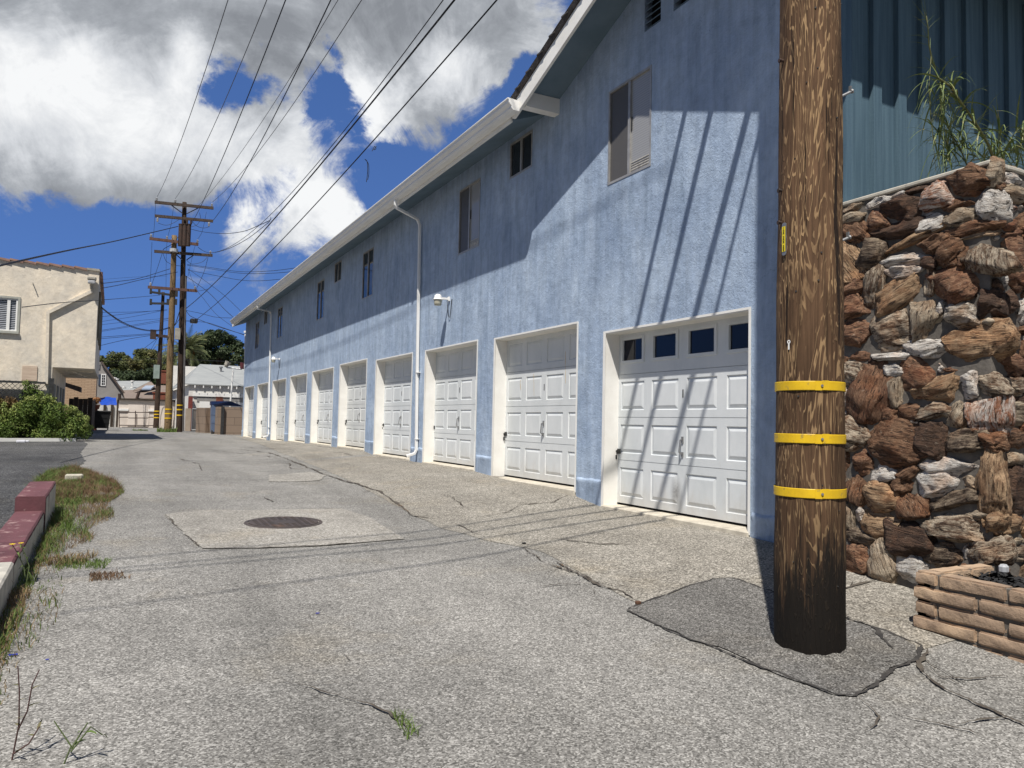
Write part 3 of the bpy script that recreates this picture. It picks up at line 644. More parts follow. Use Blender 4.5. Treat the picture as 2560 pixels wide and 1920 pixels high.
for i, (a, b, zb, zt) in enumerate(GAR):
    w = b - a; off = (w - WD) / 2
    L = (DX, a + off, zb + .025); H = zt - zb
    dm = MT['door_stained'] if i == 0 else MT['door_white']
    if i < 2:
        o = panel_door(dm, i == 0).build('garage_door', dm, bld, loc=L)
        if i == 1: me_plain = o.data
    else:
        o = bpy.data.objects.new('garage_door', me_plain); C.objects.link(o); o.parent = bld; o.location = Vector(L) - OFF[bld.name]; OFF[o.name] = Vector(L)
    o.scale = (1, 1, (H - .02) / 2.10)
    o['label'] = ['white garage door with four dark windows in its top row', 'white panelled garage door with thin rusty streaks'][i] if i < 2 else 'white panelled garage door'
    if i < 9: hardware(o, L)
    if i == 0:
        sh = 2.10 / 4; cw = WD / 4
        for c in range(4):
            g = MB(); g.box(.0105, .0125, c * cw + .11, (c + 1) * cw - .11, 3 * sh + .17, 4 * sh - .10); p = g.build('window_pane', MT['glass_navy'], o, loc=L)
    if i == 1:
        R2 = random.Random(3)
        for (yy, z0, z1) in ((.62, 1.35, 1.78), (.33, 1.6, 2.02), (1.5, 1.2, 1.52), (1.92, 1.3, 1.45)):
            g = MB()
            for k in range(5): za = z0 + (z1 - z0) * k / 5; g.box(-.0015, -.0005, yy + .004 * k + R2.uniform(-.003, .003), yy + .004 * k + R2.uniform(.005, .011), za, za + (z1 - z0) / 5 * 1.02)
            g.build('rust_streak', surf('rust_streak', (.55, .4, .2), (.6, .5, .35), 20), o, loc=L)
    # frame lining of the opening
    g = MB(); t_ = .022; x0 = XW - .012; x1 = DX + .0
    g.box(x0, x1, b - t_, b, zb - .03, zt); g.box(x0, x1, a, a + t_, zb - .03, zt); g.box(x0, x1, a + t_, b - t_, zt - t_, zt)
    g.box(x0 - .006, x0, b - t_ - .012, b + .012, zb - .03, zt + .012); g.box(x0 - .006, x0, a - .012, a + t_ - .006, zb - .03, zt + .012); g.box(x0 - .006, x0, a + t_ - .006, b - t_ - .012, zt - .012, zt + .012)
    g.build('door_frame', MT['white_trim'], bld)
    g = MB(); g.bbox(XW - .03, XW + .5, a + .002, b - .002, zb - .25, zb, .012); g.build('threshold', MT['threshold'], bld)
    g = MB(); g.box(DX + .045, DX + .05, a, b, zb, zt); g.build('interior_panel', MT['dark_gap'], bld)

# wall lamps
m_lens = surf('lamp_lens', (.50, .48, .38), (.42, .40, .31), 30, rough=.35)
def wall_lamp(py_, L, label, src):
    t = thing('wall_lamp', label, 'lamp', L, 'yard lights on the blue wall'); x, y, z = L
    g = MB(); ax = x - .225
    prof = [(.0, .085), (.035, .082), (.06, .062), (.067, .03), (.072, 0), (.09, -.008), (.09, -.016)]
    n = 20; i0 = len(g.v)
    for r, h in prof:
        for k in range(n): g.v.append((ax + r * math.cos(2 * math.pi * k / n), y + r * math.sin(2 * math.pi * k / n), z + h))
    for a in range(len(prof) - 1):
        for k in range(n): g.f.append((i0 + a * n + k, i0 + a * n + (k + 1) % n, i0 + (a + 1) * n + (k + 1) % n, i0 + (a + 1) * n + k))
    g.build('hood', MT['white_paint'], t, smooth=True)
    g = MB(); i0 = len(g.v); pr = [(.074, -.01), (.074, -.035), (.068, -.085), (.06, -.118), (.0, -.12)]
    for r, h in pr:
        for k in range(n): g.v.append((ax + r * math.cos(2 * math.pi * k / n), y + r * math.sin(2 * math.pi * k / n), z + h))
    for a in range(len(pr) - 1):
        for k in range(n): g.f.append((i0 + a * n + k, i0 + a * n + (k + 1) % n, i0 + (a + 1) * n + (k + 1) % n, i0 + (a + 1) * n + k))
    g.build('lens', m_lens, t, smooth=True)
    g = MB(); g.box(ax + .06, x - .02, y - .018, y + .018, z + .0, z + .034); g.box(x - .03, x - .001, y - .03, y + .03, z - .02, z + .055); g.build('arm', MT['white_paint'], t)
    g = MB(); g.tube([(x - .05, y, z - .02), (x - .04, y - .01, z - .12), (x - .03, y - .03, z - .3), (x - .02, y - .08, z - .33), (x - .015, y - .11, z - .15), (x - .012, y - .12, z - .02), (x - .006, y - .13, z)], .006, 6); g.build('cable', MT['black_metal'], t)
    return t
wall_lamp(0, (XW, 12.62, 2.20), 'larger white yard light on the blue wall above the third garage door', 0)
wall_lamp(0, (XW, 28.35, 2.14), 'small distant white yard light on the blue wall beside the far downspout', 0)

# ------------------------------------------------------------------ near utility pole
PX, PY = 3.55, 3.08; PG = gz(PX, PY)
def pr(z): return .194 - (z + 1.245) * (.194 - .166) / 4.15
def shaft(base, topp, r0, r1, mat, parent, n=28, seg=30, wob=.003, name='shaft'):
    g = MB(); base = Vector(base); topp = Vector(topp)
    for k in range(seg + 1):
        c = base.lerp(topp, k / seg); r = r0 + (r1 - r0) * k / seg
        for j in range(n):
            t = 2 * math.pi * j / n; rr = r + wob * noise.noise(Vector((math.cos(t) * 3, math.sin(t) * 3, c.z * 2))) * 2
            g.v.append((c.x + rr * math.cos(t), c.y + rr * math.sin(t), c.z))
    for k in range(seg):
        for j in range(n): g.f.append((k * n + j, k * n + (j + 1) % n, (k + 1) * n + (j + 1) % n, (k + 1) * n + j))
    g.f.append(tuple(seg * n + j for j in range(n)))
    return g.build(name, mat, parent, smooth=True)
pole = thing('utility_pole', 'big close brown wooden utility pole with three yellow bands and a black charred base', 'utility pole', (PX, PY, PG), 'utility poles')
shaft((PX, PY, PG - .3), (PX, PY, 2.9), pr(PG - .3), pr(2.9), MT['pole_near'], pole, 48, 90, .0035)
shaft((PX, PY, 2.9), (PX, PY, 10.9), pr(2.9), .125, MT['pole_near'], pole, 24, 10, .003, 'upper_shaft')
for py_, seam in ((964, 1), (1097, 0), (1234, 1)):
    z = at(2025, py_, PY - .12).z; r = pr(z) + .005; g = MB(); n = 56; hh = .026; A = math.radians(-118)
    for k in range(n):
        a, b = 2 * math.pi * k / n, 2 * math.pi * (k + 1) / n
        R = [(r, -hh), (r + .002, -hh + .003), (r + .002, hh - .003), (r, hh)]
        for (r0, h0), (r1, h1) in zip(R, R[1:]): g.quad(*[(PX + q * math.cos(t), PY + q * math.sin(t), z + h) for q, t, h in ((r0, a, h0), (r0, b, h0), (r1, b, h1), (r1, a, h1))])
    for k in range(2):   # overlap clasp
        a, b = A - .22 + k * .2, A - .22 + k * .2 + .19; q = r + .004
        g.quad(*[(PX + q * math.cos(t), PY + q * math.sin(t), z + h + (.003 if k else 0)) for t, h in ((a, -hh), (b, -hh), (b, hh), (a, hh))])
    o = g.build('band', MT['band_yellow'], pole)
    g = MB(); t0 = A - .03; c_ = Vector((math.cos(t0), math.sin(t0), 0)); P0 = Vector((PX, PY, z)); g.cyl(P0 + c_ * (r + .002), P0 + c_ * (r + .009), .007, 10); g.build('rivet', MT['galv'], o)
# asphalt heaved up round the foot of the pole
g = MB(); K = 60
for j, (rr, hh) in enumerate(((.18, .035), (.215, .028), (.25, .014), (.30, .0095), (.33, .007))):
    for k in range(K):
        t = 2 * math.pi * k / K; r_ = rr * (1 + (.10 if j > 1 else .02) * noise.noise(Vector((math.cos(t) * 2, math.sin(t) * 2, j * .3)))); x, y = PX + r_ * math.cos(t), PY + r_ * math.sin(t)
        g.v.append((x, y, gz(x, y) + hh + (.012 * noise.noise(Vector((math.cos(t) * 3, math.sin(t) * 3, 4))) if j < 2 else 0)))
for j in range(4):
    for k in range(K): g.f.append((j * K + k, j * K + (k + 1) % K, (j + 1) * K + (k + 1) % K, (j + 1) * K + k))
struct(g.build('asphalt_collar', MT['asphalt_patch'], smooth=True))
# number tag
def facing(px):                                                     # angle on the pole seen at pixel column px
    best = None
    for k in range(360):
        t = -math.pi + k * math.pi / 180; p = Vector((PX + pr(.9) * math.cos(t), PY + pr(.9) * math.sin(t), .9))
        if p.normalized().dot(Vector((PX, PY, .9)).normalized()) > 0 and (Vector((math.cos(t), math.sin(t), 0)).dot(p) < 0):
            x = 1280 + FPX * p.dot(CR) / p.dot(CF)
            if best is None or abs(x - px) < best[0]: best = (abs(x - px), t)
    return best[1]
t0 = facing(1963); zt_, zb_ = at(1963, 537, 2.98).z, at(1963, 622, 2.98).z; nrm = Vector((math.cos(t0), math.sin(t0), 0)); tan = Vector((-math.sin(t0), math.cos(t0), 0))
ctr = Vector((PX, PY, (zt_ + zb_) / 2)) + nrm * (pr(.95) + .006); hw = .0165; hh = (zt_ - zb_) / 2
g = MB(); pts = []
for k in range(9): a = math.pi * k / 8; pts.append((hw * math.cos(a), hh - hw * .6 + hw * .6 * math.sin(a)))
for k in range(9): a = math.pi + math.pi * k / 8; pts.append((hw * math.cos(a), -hh + hw * .6 + hw * .6 * math.sin(a)))
g.hexa([ctr + tan * u + Vector((0, 0, v)) for u, v in pts], [ctr + nrm * .004 + tan * u + Vector((0, 0, v)) for u, v in pts]); tg = g.build('number_tag', MT['galv'], pole)
tg['label'] = 'narrow yellow tag reading 1393095E from top to bottom'
g = MB(); q = ctr + nrm * .0055; g.quad(*[q + tan * u + Vector((0, 0, v)) for u, v in ((-hw * .82, -hh + .022), (hw * .82, -hh + .022), (hw * .82, hh - .022), (-hw * .82, hh - .022))]); g.build('tag_plate', MT['tag_yellow'], tg)
txt = '1393095E'; H = 2 * hh - .05
bpy.context.view_layer.update()
tv, tf = [], []
for k, ch in enumerate(txt):
    cu = bpy.data.curves.new('t', 'FONT'); cu.body = ch; cu.size = H / 8 * 1.32; cu.align_x = 'CENTER'; cu.align_y = 'CENTER'; cu.offset = .0006
    ob = bpy.data.objects.new('t', cu); C.objects.link(ob); bpy.context.view_layer.update()
    me = ob.evaluated_get(bpy.context.evaluated_depsgraph_get()).to_mesh(); i0 = len(tv)
    zc = H / 2 - (k + .5) * H / 8
    for v in me.vertices: tv.append(tuple(ctr + nrm * .0068 + tan * (v.co.x * 1.05) + Vector((0, 0, v.co.y + zc))))
    tf += [tuple(i0 + j for j in p.vertices) for p in me.polygons]
    ob.evaluated_get(bpy.context.evaluated_depsgraph_get()).to_mesh_clear(); bpy.data.objects.remove(ob); bpy.data.curves.remove(cu)
g = MB(); g.v = tv; g.f = tf; g.build('tag_number', MT['ink'], tg, recalc=False)
# small white key shaped marker, bolts, holes
t0 = facing(1975); nrm = Vector((math.cos(t0), math.sin(t0), 0)); tan = Vector((-math.sin(t0), math.cos(t0), 0)); z = at(1975, 852, 2.95).z
c0 = Vector((PX, PY, z)) + nrm * (pr(z) + .002); g = MB()
for k in range(14):
    a, b = 2 * math.pi * k / 14, 2 * math.pi * (k + 1) / 14
    g.quad(*[c0 + nrm * .003 + tan * (r * math.cos(t)) + Vector((0, 0, r * math.sin(t) + .012)) for r, t in ((.005, a), (.011, a), (.011, b), (.005, b))])
g.quad(*[c0 + nrm * .003 + tan * u + Vector((0, 0, v)) for u, v in ((-.005, -.032), (.005, -.032), (.005, .002), (-.005, .002))]); g.build('marker_tag', MT['white_paint'], pole)
for (pa, pb) in (((2085, 250), (2128, 229)), ((2079, 612), (2122, 594)), ((2090, 250 - 380), (2133, 227 - 380))):
    s = at(*pa, PY - .06); e = at(*pb, PY - .10); d = (e - s).normalized(); L = (e - s).length; s = s - d * .05; L += .05
    g = MB(); g.cyl(s, s + d * L, .008, 10); g.cyl(s + d * L, s + d * (L + .01), .013, 8); g.bar(s + d * (L - .006), s + d * (L - .006) + Vector((0, 0, .035)), .014, .012, (1, 0, 0)); g.build('step_bolt', MT['galv'], pole)
for px_, py_ in ((1936, 130), (1932, 462), (1937, 545)):
    z = at(px_, py_, PY).z; s = Vector((PX - pr(z) * .93, PY + .05, z)); g = MB(); g.cyl(s, s + Vector((-.028, .008, 0)), .008, 8); g.cyl(s + Vector((-.02, .006, 0)), s + Vector((-.03, .009, 0)), .013, 6); g.build('bolt_end', MT['rust_metal'], pole)
R2 = random.Random(5)
for k in range(26):
    t = R2.uniform(-2.9, -.6); z = R2.uniform(-.9, 2.7); p = Vector((PX + (pr(z) + .001) * math.cos(t), PY + (pr(z) + .001) * math.sin(t), z)); nn = Vector((math.cos(t), math.sin(t), 0)); g = MB(); g.cyl(p - nn * .004, p + nn * .003, R2.uniform(.003, .006), 6); g.build('nail_head', MT['black_metal'], pole)
g = MB(); g.bar((PX - .35, PY - .17, 10.3), (PX + 1.9, PY - .17, 10.3), .09, .12); g.build('crossarm', MT['crossarm'], pole)

# ------------------------------------------------------------------ stone retaining wall
XS, YS_ = 5.08, 2.94; ZT = 1.80
sw = thing('stone_wall', 'high retaining wall of brown, tan and white petrified wood stones behind the close pole', 'stone wall', (XS + .3, 3.9, gz(5.1, 3.9)))
surf('mortar', (.17, .152, .13), (.09, .08, .07), 9, rough=.95, bs=50, bd=.006)
g = MB(); g.box(XS + .005, 7.4, YS_ + .005, 4.185, -1.5, ZT - .02); g.box(XS + .005, XW - .002, 4.185, 4.70, -1.5, ZT - .02)
g.build('mortar', MT['mortar'], sw)
g = MB(); g.bbox(XS - .015, XS + .2, YS_ - .015, 4.72, ZT - .02, ZT + .012, .008); g.bbox(XS + .2, 7.4, YS_ - .015, YS_ + .2, ZT - .02, ZT + .012, .008)
g.build('coping', surf('coping', (.50, .47, .40), (.40, .37, .31), 6, rough=.9, bs=50, bd=.004), sw)
C1 = (2080, 400, 3.319); C2 = (2080, 880, 2.7646)
PAL = {'B': ((.105, .052, .028), (.25, .145, .085)), 'R': ((.13, .06, .034), (.28, .16, .095)), 'T': ((.22, .13, .072), (.44, .30, .18)), 'W': ((.46, .41, .36), (.66, .63, .58)), 'G': ((.25, .185, .125), (.44, .365, .27)),
       'S': ((.12, .07, .042), (.48, .40, .30)), 'D': ((.055, .034, .024), (.12, .07, .045)), 'DS': ((.06, .04, .028), (.26, .20, .14)), 'RW': ((.25, .11, .06), (.62, .56, .50)), 'WS': ((.24, .19, .14), (.56, .51, .44))}
SA = [(C1, [(150, 400, 230, 75, 20, 'G'), (390, 350, 210, 90, 25, 'W'), (545, 295, 120, 50, 25, 'W'), (165, 480, 240, 110, 20, 'G'), (370, 515, 190, 160, -15, 'R'), (600, 390, 300, 190, 15, 'D'), (710, 240, 210, 75, 12, 'D'), (880, 290, 250, 230, 10, 'RW'),
  (1180, 165, 310, 200, 8, 'B'), (1055, 375, 280, 90, 10, 'B'), (805, 520, 210, 150, 20, 'W'), (1055, 485, 280, 160, 15, 'G'), (1290, 375, 210, 210, 0, 'W'), (205, 590, 200, 180, -40, 'B'), (520, 590, 350, 130, 15, 'D'), (680, 650, 480, 60, 25, 'T'), (870, 690, 200, 150, 30, 'B'),
  (1180, 575, 370, 80, 15, 'B'), (1170, 632, 350, 30, 12, 'G'), (1280, 820, 220, 380, 90, 'S'), (340, 805, 190, 210, 0, 'DS'), (130, 840, 330, 210, -55, 'T'), (570, 830, 330, 100, 12, 'W'), (580, 925, 290, 80, 10, 'W'), (800, 850, 140, 100, 0, 'D'), (970, 790, 230, 180, 30, 'B'), (1080, 800, 90, 150, 0, 'B'),
  (350, 1040, 320, 140, 75, 'S'), (530, 1130, 480, 220, 35, 'T'), (810, 1000, 220, 110, 85, 'S'), (1000, 1020, 310, 260, 25, 'R'), (165, 1065, 220, 130, 20, 'R'), (175, 1210, 210, 180, 20, 'R'), (760, 1310, 340, 260, 80, 'G'), (1060, 1280, 280, 210, 5, 'WS'), (1290, 1180, 170, 190, 0, 'D'),
  (185, 1450, 250, 220, 5, 'R'), (465, 1420, 310, 300, 10, 'S'), (895, 1240, 50, 100, 0, 'W'), (1160, 1520, 480, 280, 5, 'T'), (790, 1560, 280, 170, 5, 'W'), (480, 1630, 300, 70, 5, 'W'), (230, 1620, 190, 80, 10, 'R'), (1330, 120, 110, 210, 0, 'G'), (1290, 1350, 120, 70, 0, 'G')]),
 (C2, [(150, 150, 200, 140, -15, 'S'), (245, 310, 380, 240, 75, 'R'), (420, 130, 140, 70, 0, 'W'), (425, 260, 190, 125, 90, 'G'), (600, 175, 220, 220, -10, 'R'), (720, 250, 330, 170, 20, 'T'), (960, 230, 110, 150, -10, 'W'), (810, 125, 90, 35, 0, 'R'), (750, 110, 40, 60, 20, 'W'), (80, 310, 80, 150, 10, 'W'),
  (70, 420, 60, 60, 0, 'W'), (400, 420, 130, 100, 20, 'R'), (520, 415, 170, 130, 15, 'B'), (710, 405, 220, 120, 12, 'S'), (860, 430, 220, 120, 65, 'G'), (1060, 435, 230, 240, 88, 'RW'), (155, 580, 190, 170, -15, 'S'), (440, 640, 390, 260, -8, 'B'), (520, 530, 100, 60, -5, 'W'), (570, 485, 60, 40, 0, 'W'),
  (670, 600, 210, 240, -10, 'D'), (935, 630, 250, 140, 5, 'DS'), (80, 760, 80, 210, 5, 'B'), (215, 760, 150, 150, 0, 'R'), (820, 785, 330, 115, -8, 'W'), (720, 910, 310, 150, -5, 'W'), (365, 850, 150, 120, 0, 'W'), (520, 835, 130, 100, 30, 'B'), (470, 920, 140, 110, 20, 'B'), (350, 1020, 220, 180, -10, 'T'),
  (190, 960, 190, 140, 80, 'B'), (570, 1065, 220, 180, -60, 'B'), (830, 1035, 330, 120, 15, 'DS'), (940, 890, 130, 80, 5, 'G'), (1085, 920, 350, 200, 88, 'T'), (330, 1185, 260, 150, -8, 'T'), (105, 1140, 190, 115, 90, 'G'), (195, 1120, 70, 90, 0, 'W'), (190, 1275, 300, 100, -12, 'DS'), (530, 1285, 290, 190, -15, 'D'),
  (850, 1215, 380, 185, -5, 'S'), (150, 1420, 190, 170, -25, 'R'), (365, 1450, 270, 200, -70, 'G'), (565, 1500, 180, 210, 0, 'W'), (760, 1405, 230, 140, 3, 'DS'), (910, 1390, 70, 100, 0, 'W'), (1060, 1380, 230, 180, 5, 'S'), (1000, 1135, 160, 70, -10, 'G'), (1090, 230, 200, 130, -10, 'S'), (1110, 1190, 130, 120, 0, 'T'),
  (1110, 620, 120, 110, 5, 'B'), (70, 60, 80, 80, 0, 'B'), (300, 70, 70, 60, 0, 'D'), (985, 540, 90, 50, 0, 'B'), (60, 960, 70, 130, 10, 'D')])]
SB = [(C1, [(1480, 150, 150, 90, -10, 'W'), (1500, 270, 200, 110, -15, 'G'), (1465, 390, 120, 100, 0, 'RW'), (1450, 530, 120, 110, 0, 'R'), (1475, 620, 150, 60, 5, 'R'), (1510, 850, 170, 420, 0, 'R'), (1430, 930, 50, 190, 0, 'W'), (1570, 520, 90, 160, 0, 'B'), (1480, 1530, 160, 100, 0, 'DS'), (1570, 1250, 80, 200, 0, 'W'), (1470, 1190, 120, 160, 0, 'D'), (1460, 1400, 120, 80, 0, 'B'), (1570, 400, 80, 60, 0, 'W'), (1500, 70, 160, 40, -15, 'G'), (1460, 750, 60, 120, 0, 'G')]),
 (C2, [(1250, 80, 120, 150, 0, 'R'), (1260, 230, 150, 120, 0, 'S'), (1270, 430, 120, 130, 0, 'G'), (1290, 330, 90, 60, 0, 'D'), (1250, 610, 150, 120, 5, 'B'), (1255, 740, 120, 100, 0, 'G'), (1270, 960, 140, 310, 0, 'D'), (1230, 1180, 180, 140, 0, 'T'), (1270, 1310, 130, 65, 0, 'G'), (1280, 1400, 110, 80, 0, 'S'), (1330, 830, 80, 120, 0, 'W'), (1340, 520, 60, 110, 0, 'R')])]
sv = []; sf = []; att = {'loc': [], 'c1': [], 'c2': []}
bm = bmesh.new(); bmesh.ops.create_icosphere(bm, subdivisions=4, radius=1); ICO = [v.co.copy() for v in bm.verts]; ICF = [tuple(v.index for v in f.verts) for f in bm.faces]; bm.free()
bm = bmesh.new(); bmesh.ops.create_icosphere(bm, subdivisions=3, radius=1); ICO3 = [v.co.copy() for v in bm.verts]; ICF3 = [tuple(v.index for v in f.verts) for f in bm.faces]; bm.free()
foot = []
def add_stone(c, U, V, Nn, dep, typ, big=True):
    vs_, fs = (ICO, ICF) if big else (ICO3, ICF3)
    i0 = len(sv); seed = Vector((rnd() * 50, rnd() * 50, rnd() * 50)); lu, lv = U.length, V.length; e = ru(.5, .72); k1 = ru(.9, 1.1); k2 = ru(.9, 1.1)
    ca = tuple(x * k1 for x in PAL[typ][0]); cb = tuple(x * k2 for x in PAL[typ][1])
    strat = .012 if typ in ('S', 'DS', 'RW', 'WS', 'T', 'B', 'D') else .006
    cuts = []
    for _ in range(9):
        n_ = Vector((ru(-1, 1), ru(-1, 1), ru(-.15, 1.0))).normalized(); cuts.append((n_, ru(.64, .9)))
    for p in vs_:
        q = [math.copysign(abs(x) ** e, x) for x in p]; l = max((abs(q[0]) ** 3 + abs(q[1]) ** 3 + abs(q[2]) ** 3) ** (1 / 3), .01); q = Vector([x / l for x in q])
        for n_, d_ in cuts:
            o_ = q.dot(n_) - d_
            if o_ > 0: q -= n_ * o_ * .92
        rr = 1 + .22 * noise.noise(p * .9 + seed) + .13 * noise.noise(p * 2.6 + seed) + .05 * noise.noise(p * 6 + seed)
        loc = Vector((q[0] * lu, q[1] * lv, q[2] * dep))
        s1 = noise.noise(Vector((loc.x * 9, loc.y * 60, loc.z * 60)) + seed); s2 = noise.noise(loc * 22 + seed)
        dsp = strat * s1 + .010 * s2 + .004 * noise.noise(loc * 70 + seed)
        w = c + U * q[0] * rr + V * q[1] * rr + Nn * (q[2] * dep * (1 + .25 * noise.noise(p * 1.4 + seed * 2))) + (U.normalized() * p[0] + V.normalized() * p[1] + Nn * p[2]) * dsp
        sv.append(tuple(w)); att['loc'].append(loc + seed); att['c1'].append(ca); att['c2'].append(cb)
    sf.extend(tuple(i0 + k for k in f) for f in fs)
def place(tab, plane):
    for (ox, oy, s), L in tab:
        for cx, cy, w, h, ang, typ in L:
            px, py = ox + cx / s, oy + cy / s; a = math.radians(ang); k = .5 / s * 1.44
            f = (lambda x, y: onX(x, y, XS)) if plane == 'A' else (lambda x, y: at(x, y, YS_))
            c = f(px, py); U = f(px + w * k * math.cos(a), py - w * k * math.sin(a)) - c; V = f(px + h * k * math.sin(a), py + h * k * math.cos(a)) - c
            Nn = Vector((-1, 0, 0)) if plane == 'A' else Vector((0, -1, 0))
            dep = min(.085, .40 * min(U.length, V.length) + .03)
            add_stone(c + Nn * ru(-.035, -.005), U, V, Nn, dep, typ)
            foot.append((plane, c, max(U.length, V.length)))
            foot.append((plane, c + U * .55, min(U.length, V.length))); foot.append((plane, c - U * .55, min(U.length, V.length)))
place(SA, 'A'); place(SB, 'B')
tr = 0
for k in range(9000):
    if tr > 420: break
    pl = 'A' if k % 3 else 'B'
    c = Vector((XS, ru(YS_ + .03, 4.55), ru(-1.05, ZT - .06))) if pl == 'A' else Vector((ru(XS + .05, 7.0), YS_, ru(-1.1, ZT - .06)))
    r = ru(.024, .06)
    if pl == 'B' and c.x > 5.5: r = ru(.06, .13)
    if all(f[0] != pl or (f[1] - c).length > f[2] * .78 + r * .5 for f in foot):
        a = ru(-.6, .6); Nn = Vector((-1, 0, 0)) if pl == 'A' else Vector((0, -1, 0)); T_ = Vector((0, 1, 0)) if pl == 'A' else Vector((1, 0, 0))
        U = (T_ * math.cos(a) + Vector((0, 0, math.sin(a)))) * r * 1.3; V = (T_ * -math.sin(a) + Vector((0, 0, math.cos(a)))) * r * .85
        add_stone(c - Nn * .012, U, V, Nn, r * .7 + .015, random.choice(['B', 'R', 'D', 'G', 'T', 'DS', 'B', 'R', 'D', 'W']), False); foot.append((pl, c, r)); tr += 1
me = bpy.data.meshes.new('stones'); me.from_pydata(sv, [], sf); me.polygons.foreach_set('use_smooth', [True] * len(me.polygons))
for k in att:
    A_ = me.attributes.new(k, 'FLOAT_VECTOR', 'POINT'); A_.data.foreach_set('vector', [x for v in att[k] for x in v])
m, nt, b, P = base_mat('stone', .8, .3)
an = {k: nd(nt, 'ShaderNodeAttribute', attribute_name=k) for k in ('loc', 'c1', 'c2')}
Lc = an['loc'].outputs['Vector']
f1 = noi(nt, mapping(nt, Lc, (3, 26, 26)), 1.7, 7, .68, .8); f2 = noi(nt, Lc, 14, 6, .7, .4)
ff = math_(nt, 'ADD', math_(nt, 'MULTIPLY', f1, .65), math_(nt, 'MULTIPLY', f2, .4))
c = mix(nt, ramp(nt, ff, [(.46, 0), (.60, 1)]), an['c1'].outputs['Color'], an['c2'].outputs['Color'])
c = mix(nt, ramp(nt, noi(nt, Lc, 30, 4, .6), [(.62, 0), (.70, .35)]), c, (.50, .42, .32))
c = mix(nt, ramp(nt, noi(nt, mapping(nt, Lc, (6, 40, 40)), 1.3, 5, .7), [(.38, .9), (.46, 0)]), c, (.025, .014, .009))
c = mix(nt, ramp(nt, noi(nt, Lc, 5, 4, .6), [(.5, 0), (.66, .6)]), c, mix(nt, 1, c, (1.12, .82, .62), 'MULTIPLY'))
nt.links.new(c, b.inputs['Base Color'])
bump(nt, b, math_(nt, 'ADD', math_(nt, 'MULTIPLY', f1, 1.6), f2), 1.0, .022)
me.materials.append(m); o = bpy.data.objects.new('stones', me); C.objects.link(o); o.parent = sw; o.location = -OFF[sw.name]; OFF[o.name] = Vector()
g = MB(); g.box(XS + .2, 7.4, YS_ + .2, 4.16, 1.5, ZT - .03); g.build('soil', surf('soil', (.06, .045, .035), (.10, .075, .055), 12, rough=.95, bs=40, bd=.02), sw)

# ------------------------------------------------------------------ block planter in front of the stone wall
XPl = 4.37
pl = thing('block_planter', 'low tan slump block planter wall at the foot of the stone wall', 'planter', (XPl + .3, 2.0, gz(4.4, 2)))
mb = surf('slump_block', (.38, .27, .185), (.28, .20, .14), 5, rough=.92, bs=34, bd=.010, c3=(.46, .33, .22), s3=3, p3=.5)
def rough_block(g, x0, x1, y0, y1, z0, z1):
    bm = bmesh.new(); bmesh.ops.create_cube(bm, size=1); bmesh.ops.scale(bm, vec=(x1 - x0, y1 - y0, z1 - z0), verts=bm.verts); bmesh.ops.bevel(bm, geom=list(bm.edges), offset=.011, segments=2, affect='EDGES')
    bmesh.ops.subdivide_edges(bm, edges=[e for e in bm.edges if e.calc_length() > .05], cuts=5, use_grid_fill=True)
    c = Vector(((x0 + x1) / 2, (y0 + y1) / 2, (z0 + z1) / 2)); i0 = len(g.v)
    bulge = ru(.002, .008)
    for v in bm.verts:
        w = v.co + c; n_ = v.co.copy(); e = 1 - abs(2 * v.co.z / (z1 - z0)) ** 2
        w += Vector((noise.noise(w * 18), noise.noise(w * 18 + Vector((5, 5, 5))), noise.noise(w * 15 + Vector((9, 1, 5))) * .7)) * .006
        if n_.x < -(x1 - x0) * .45: w.x -= bulge * e
        g.v.append(tuple(w))
    bm.verts.index_update()
    for f in bm.faces: g.f.append(tuple(i0 + v.index for v in f.verts))
    bm.free()
zb0 = -.842; ch = .0895; YP1 = 3.0; g = MB()
bl = abs(onX(2342, 1455, XPl).y - onX(2510, 1490, XPl).y); hb = abs(onX(2285, 1440, XPl).y - onX(2339, 1448, XPl).y)
for r in range(5):
    z1 = zb0 - r * ch; z0 = z1 - ch + .011; y = YP1; first = (r % 2 == 0)
    y += (.0, .012, .004, .018, .012)[r]
    if first: rough_block(g, XPl, XPl + .10, y - hb, y, z0, z1); y -= hb + .011
    while y > -1.2: rough_block(g, XPl - .003 * (r % 2), XPl + .10, y - bl, y, z0, z1); y -= bl + .011
    x = XPl + .111
    while x < 5.0: L_ = min(.30, 5.02 - x); rough_block(g, x, x + L_, YP1 - .10, YP1, z0, z1); x += L_ + .011
g.build('blocks', mb, pl, smooth=False)
g = MB(); g.box(XPl + .012, XPl + .09, -1.2, YP1 - .01, -1.5, zb0 - .008); g.box(XPl + .012, 5.04, YP1 - .09, YP1 - .012, -1.5, zb0 - .008); g.build('mortar', MT['mortar'], pl)
g = MB()
for i in range(26):
    for j in range(40):
        pass
g.box(XPl + .1, 5.2, -1.2, YP1 - .1, -1.5, zb0 - .07)
g.build('soil', MT['soil'], pl)
g = MB(); R2 = random.Random(9)
for k in range(2600):
    x, y = R2.uniform(XPl + .12, 5.0), R2.uniform(1.2, YP1 - .13); z = zb0 - .065 + R2.random() * .035; a = R2.uniform(0, 6.3); s = R2.uniform(.012, .035); d = Vector((math.cos(a), math.sin(a), R2.uniform(-.6, .6))) * s; e = Vector((-math.sin(a), math.cos(a), R2.uniform(-.5, .5))) * s * .4
    c0 = Vector((x, y, z)); g.quad(c0 - d - e, c0 + d - e, c0 + d + e, c0 - d + e)
struct(g.build('black_mulch', surf('mulch', (.012, .012, .013), (.03, .03, .03), 30, rough=.8), pl), 'stuff')
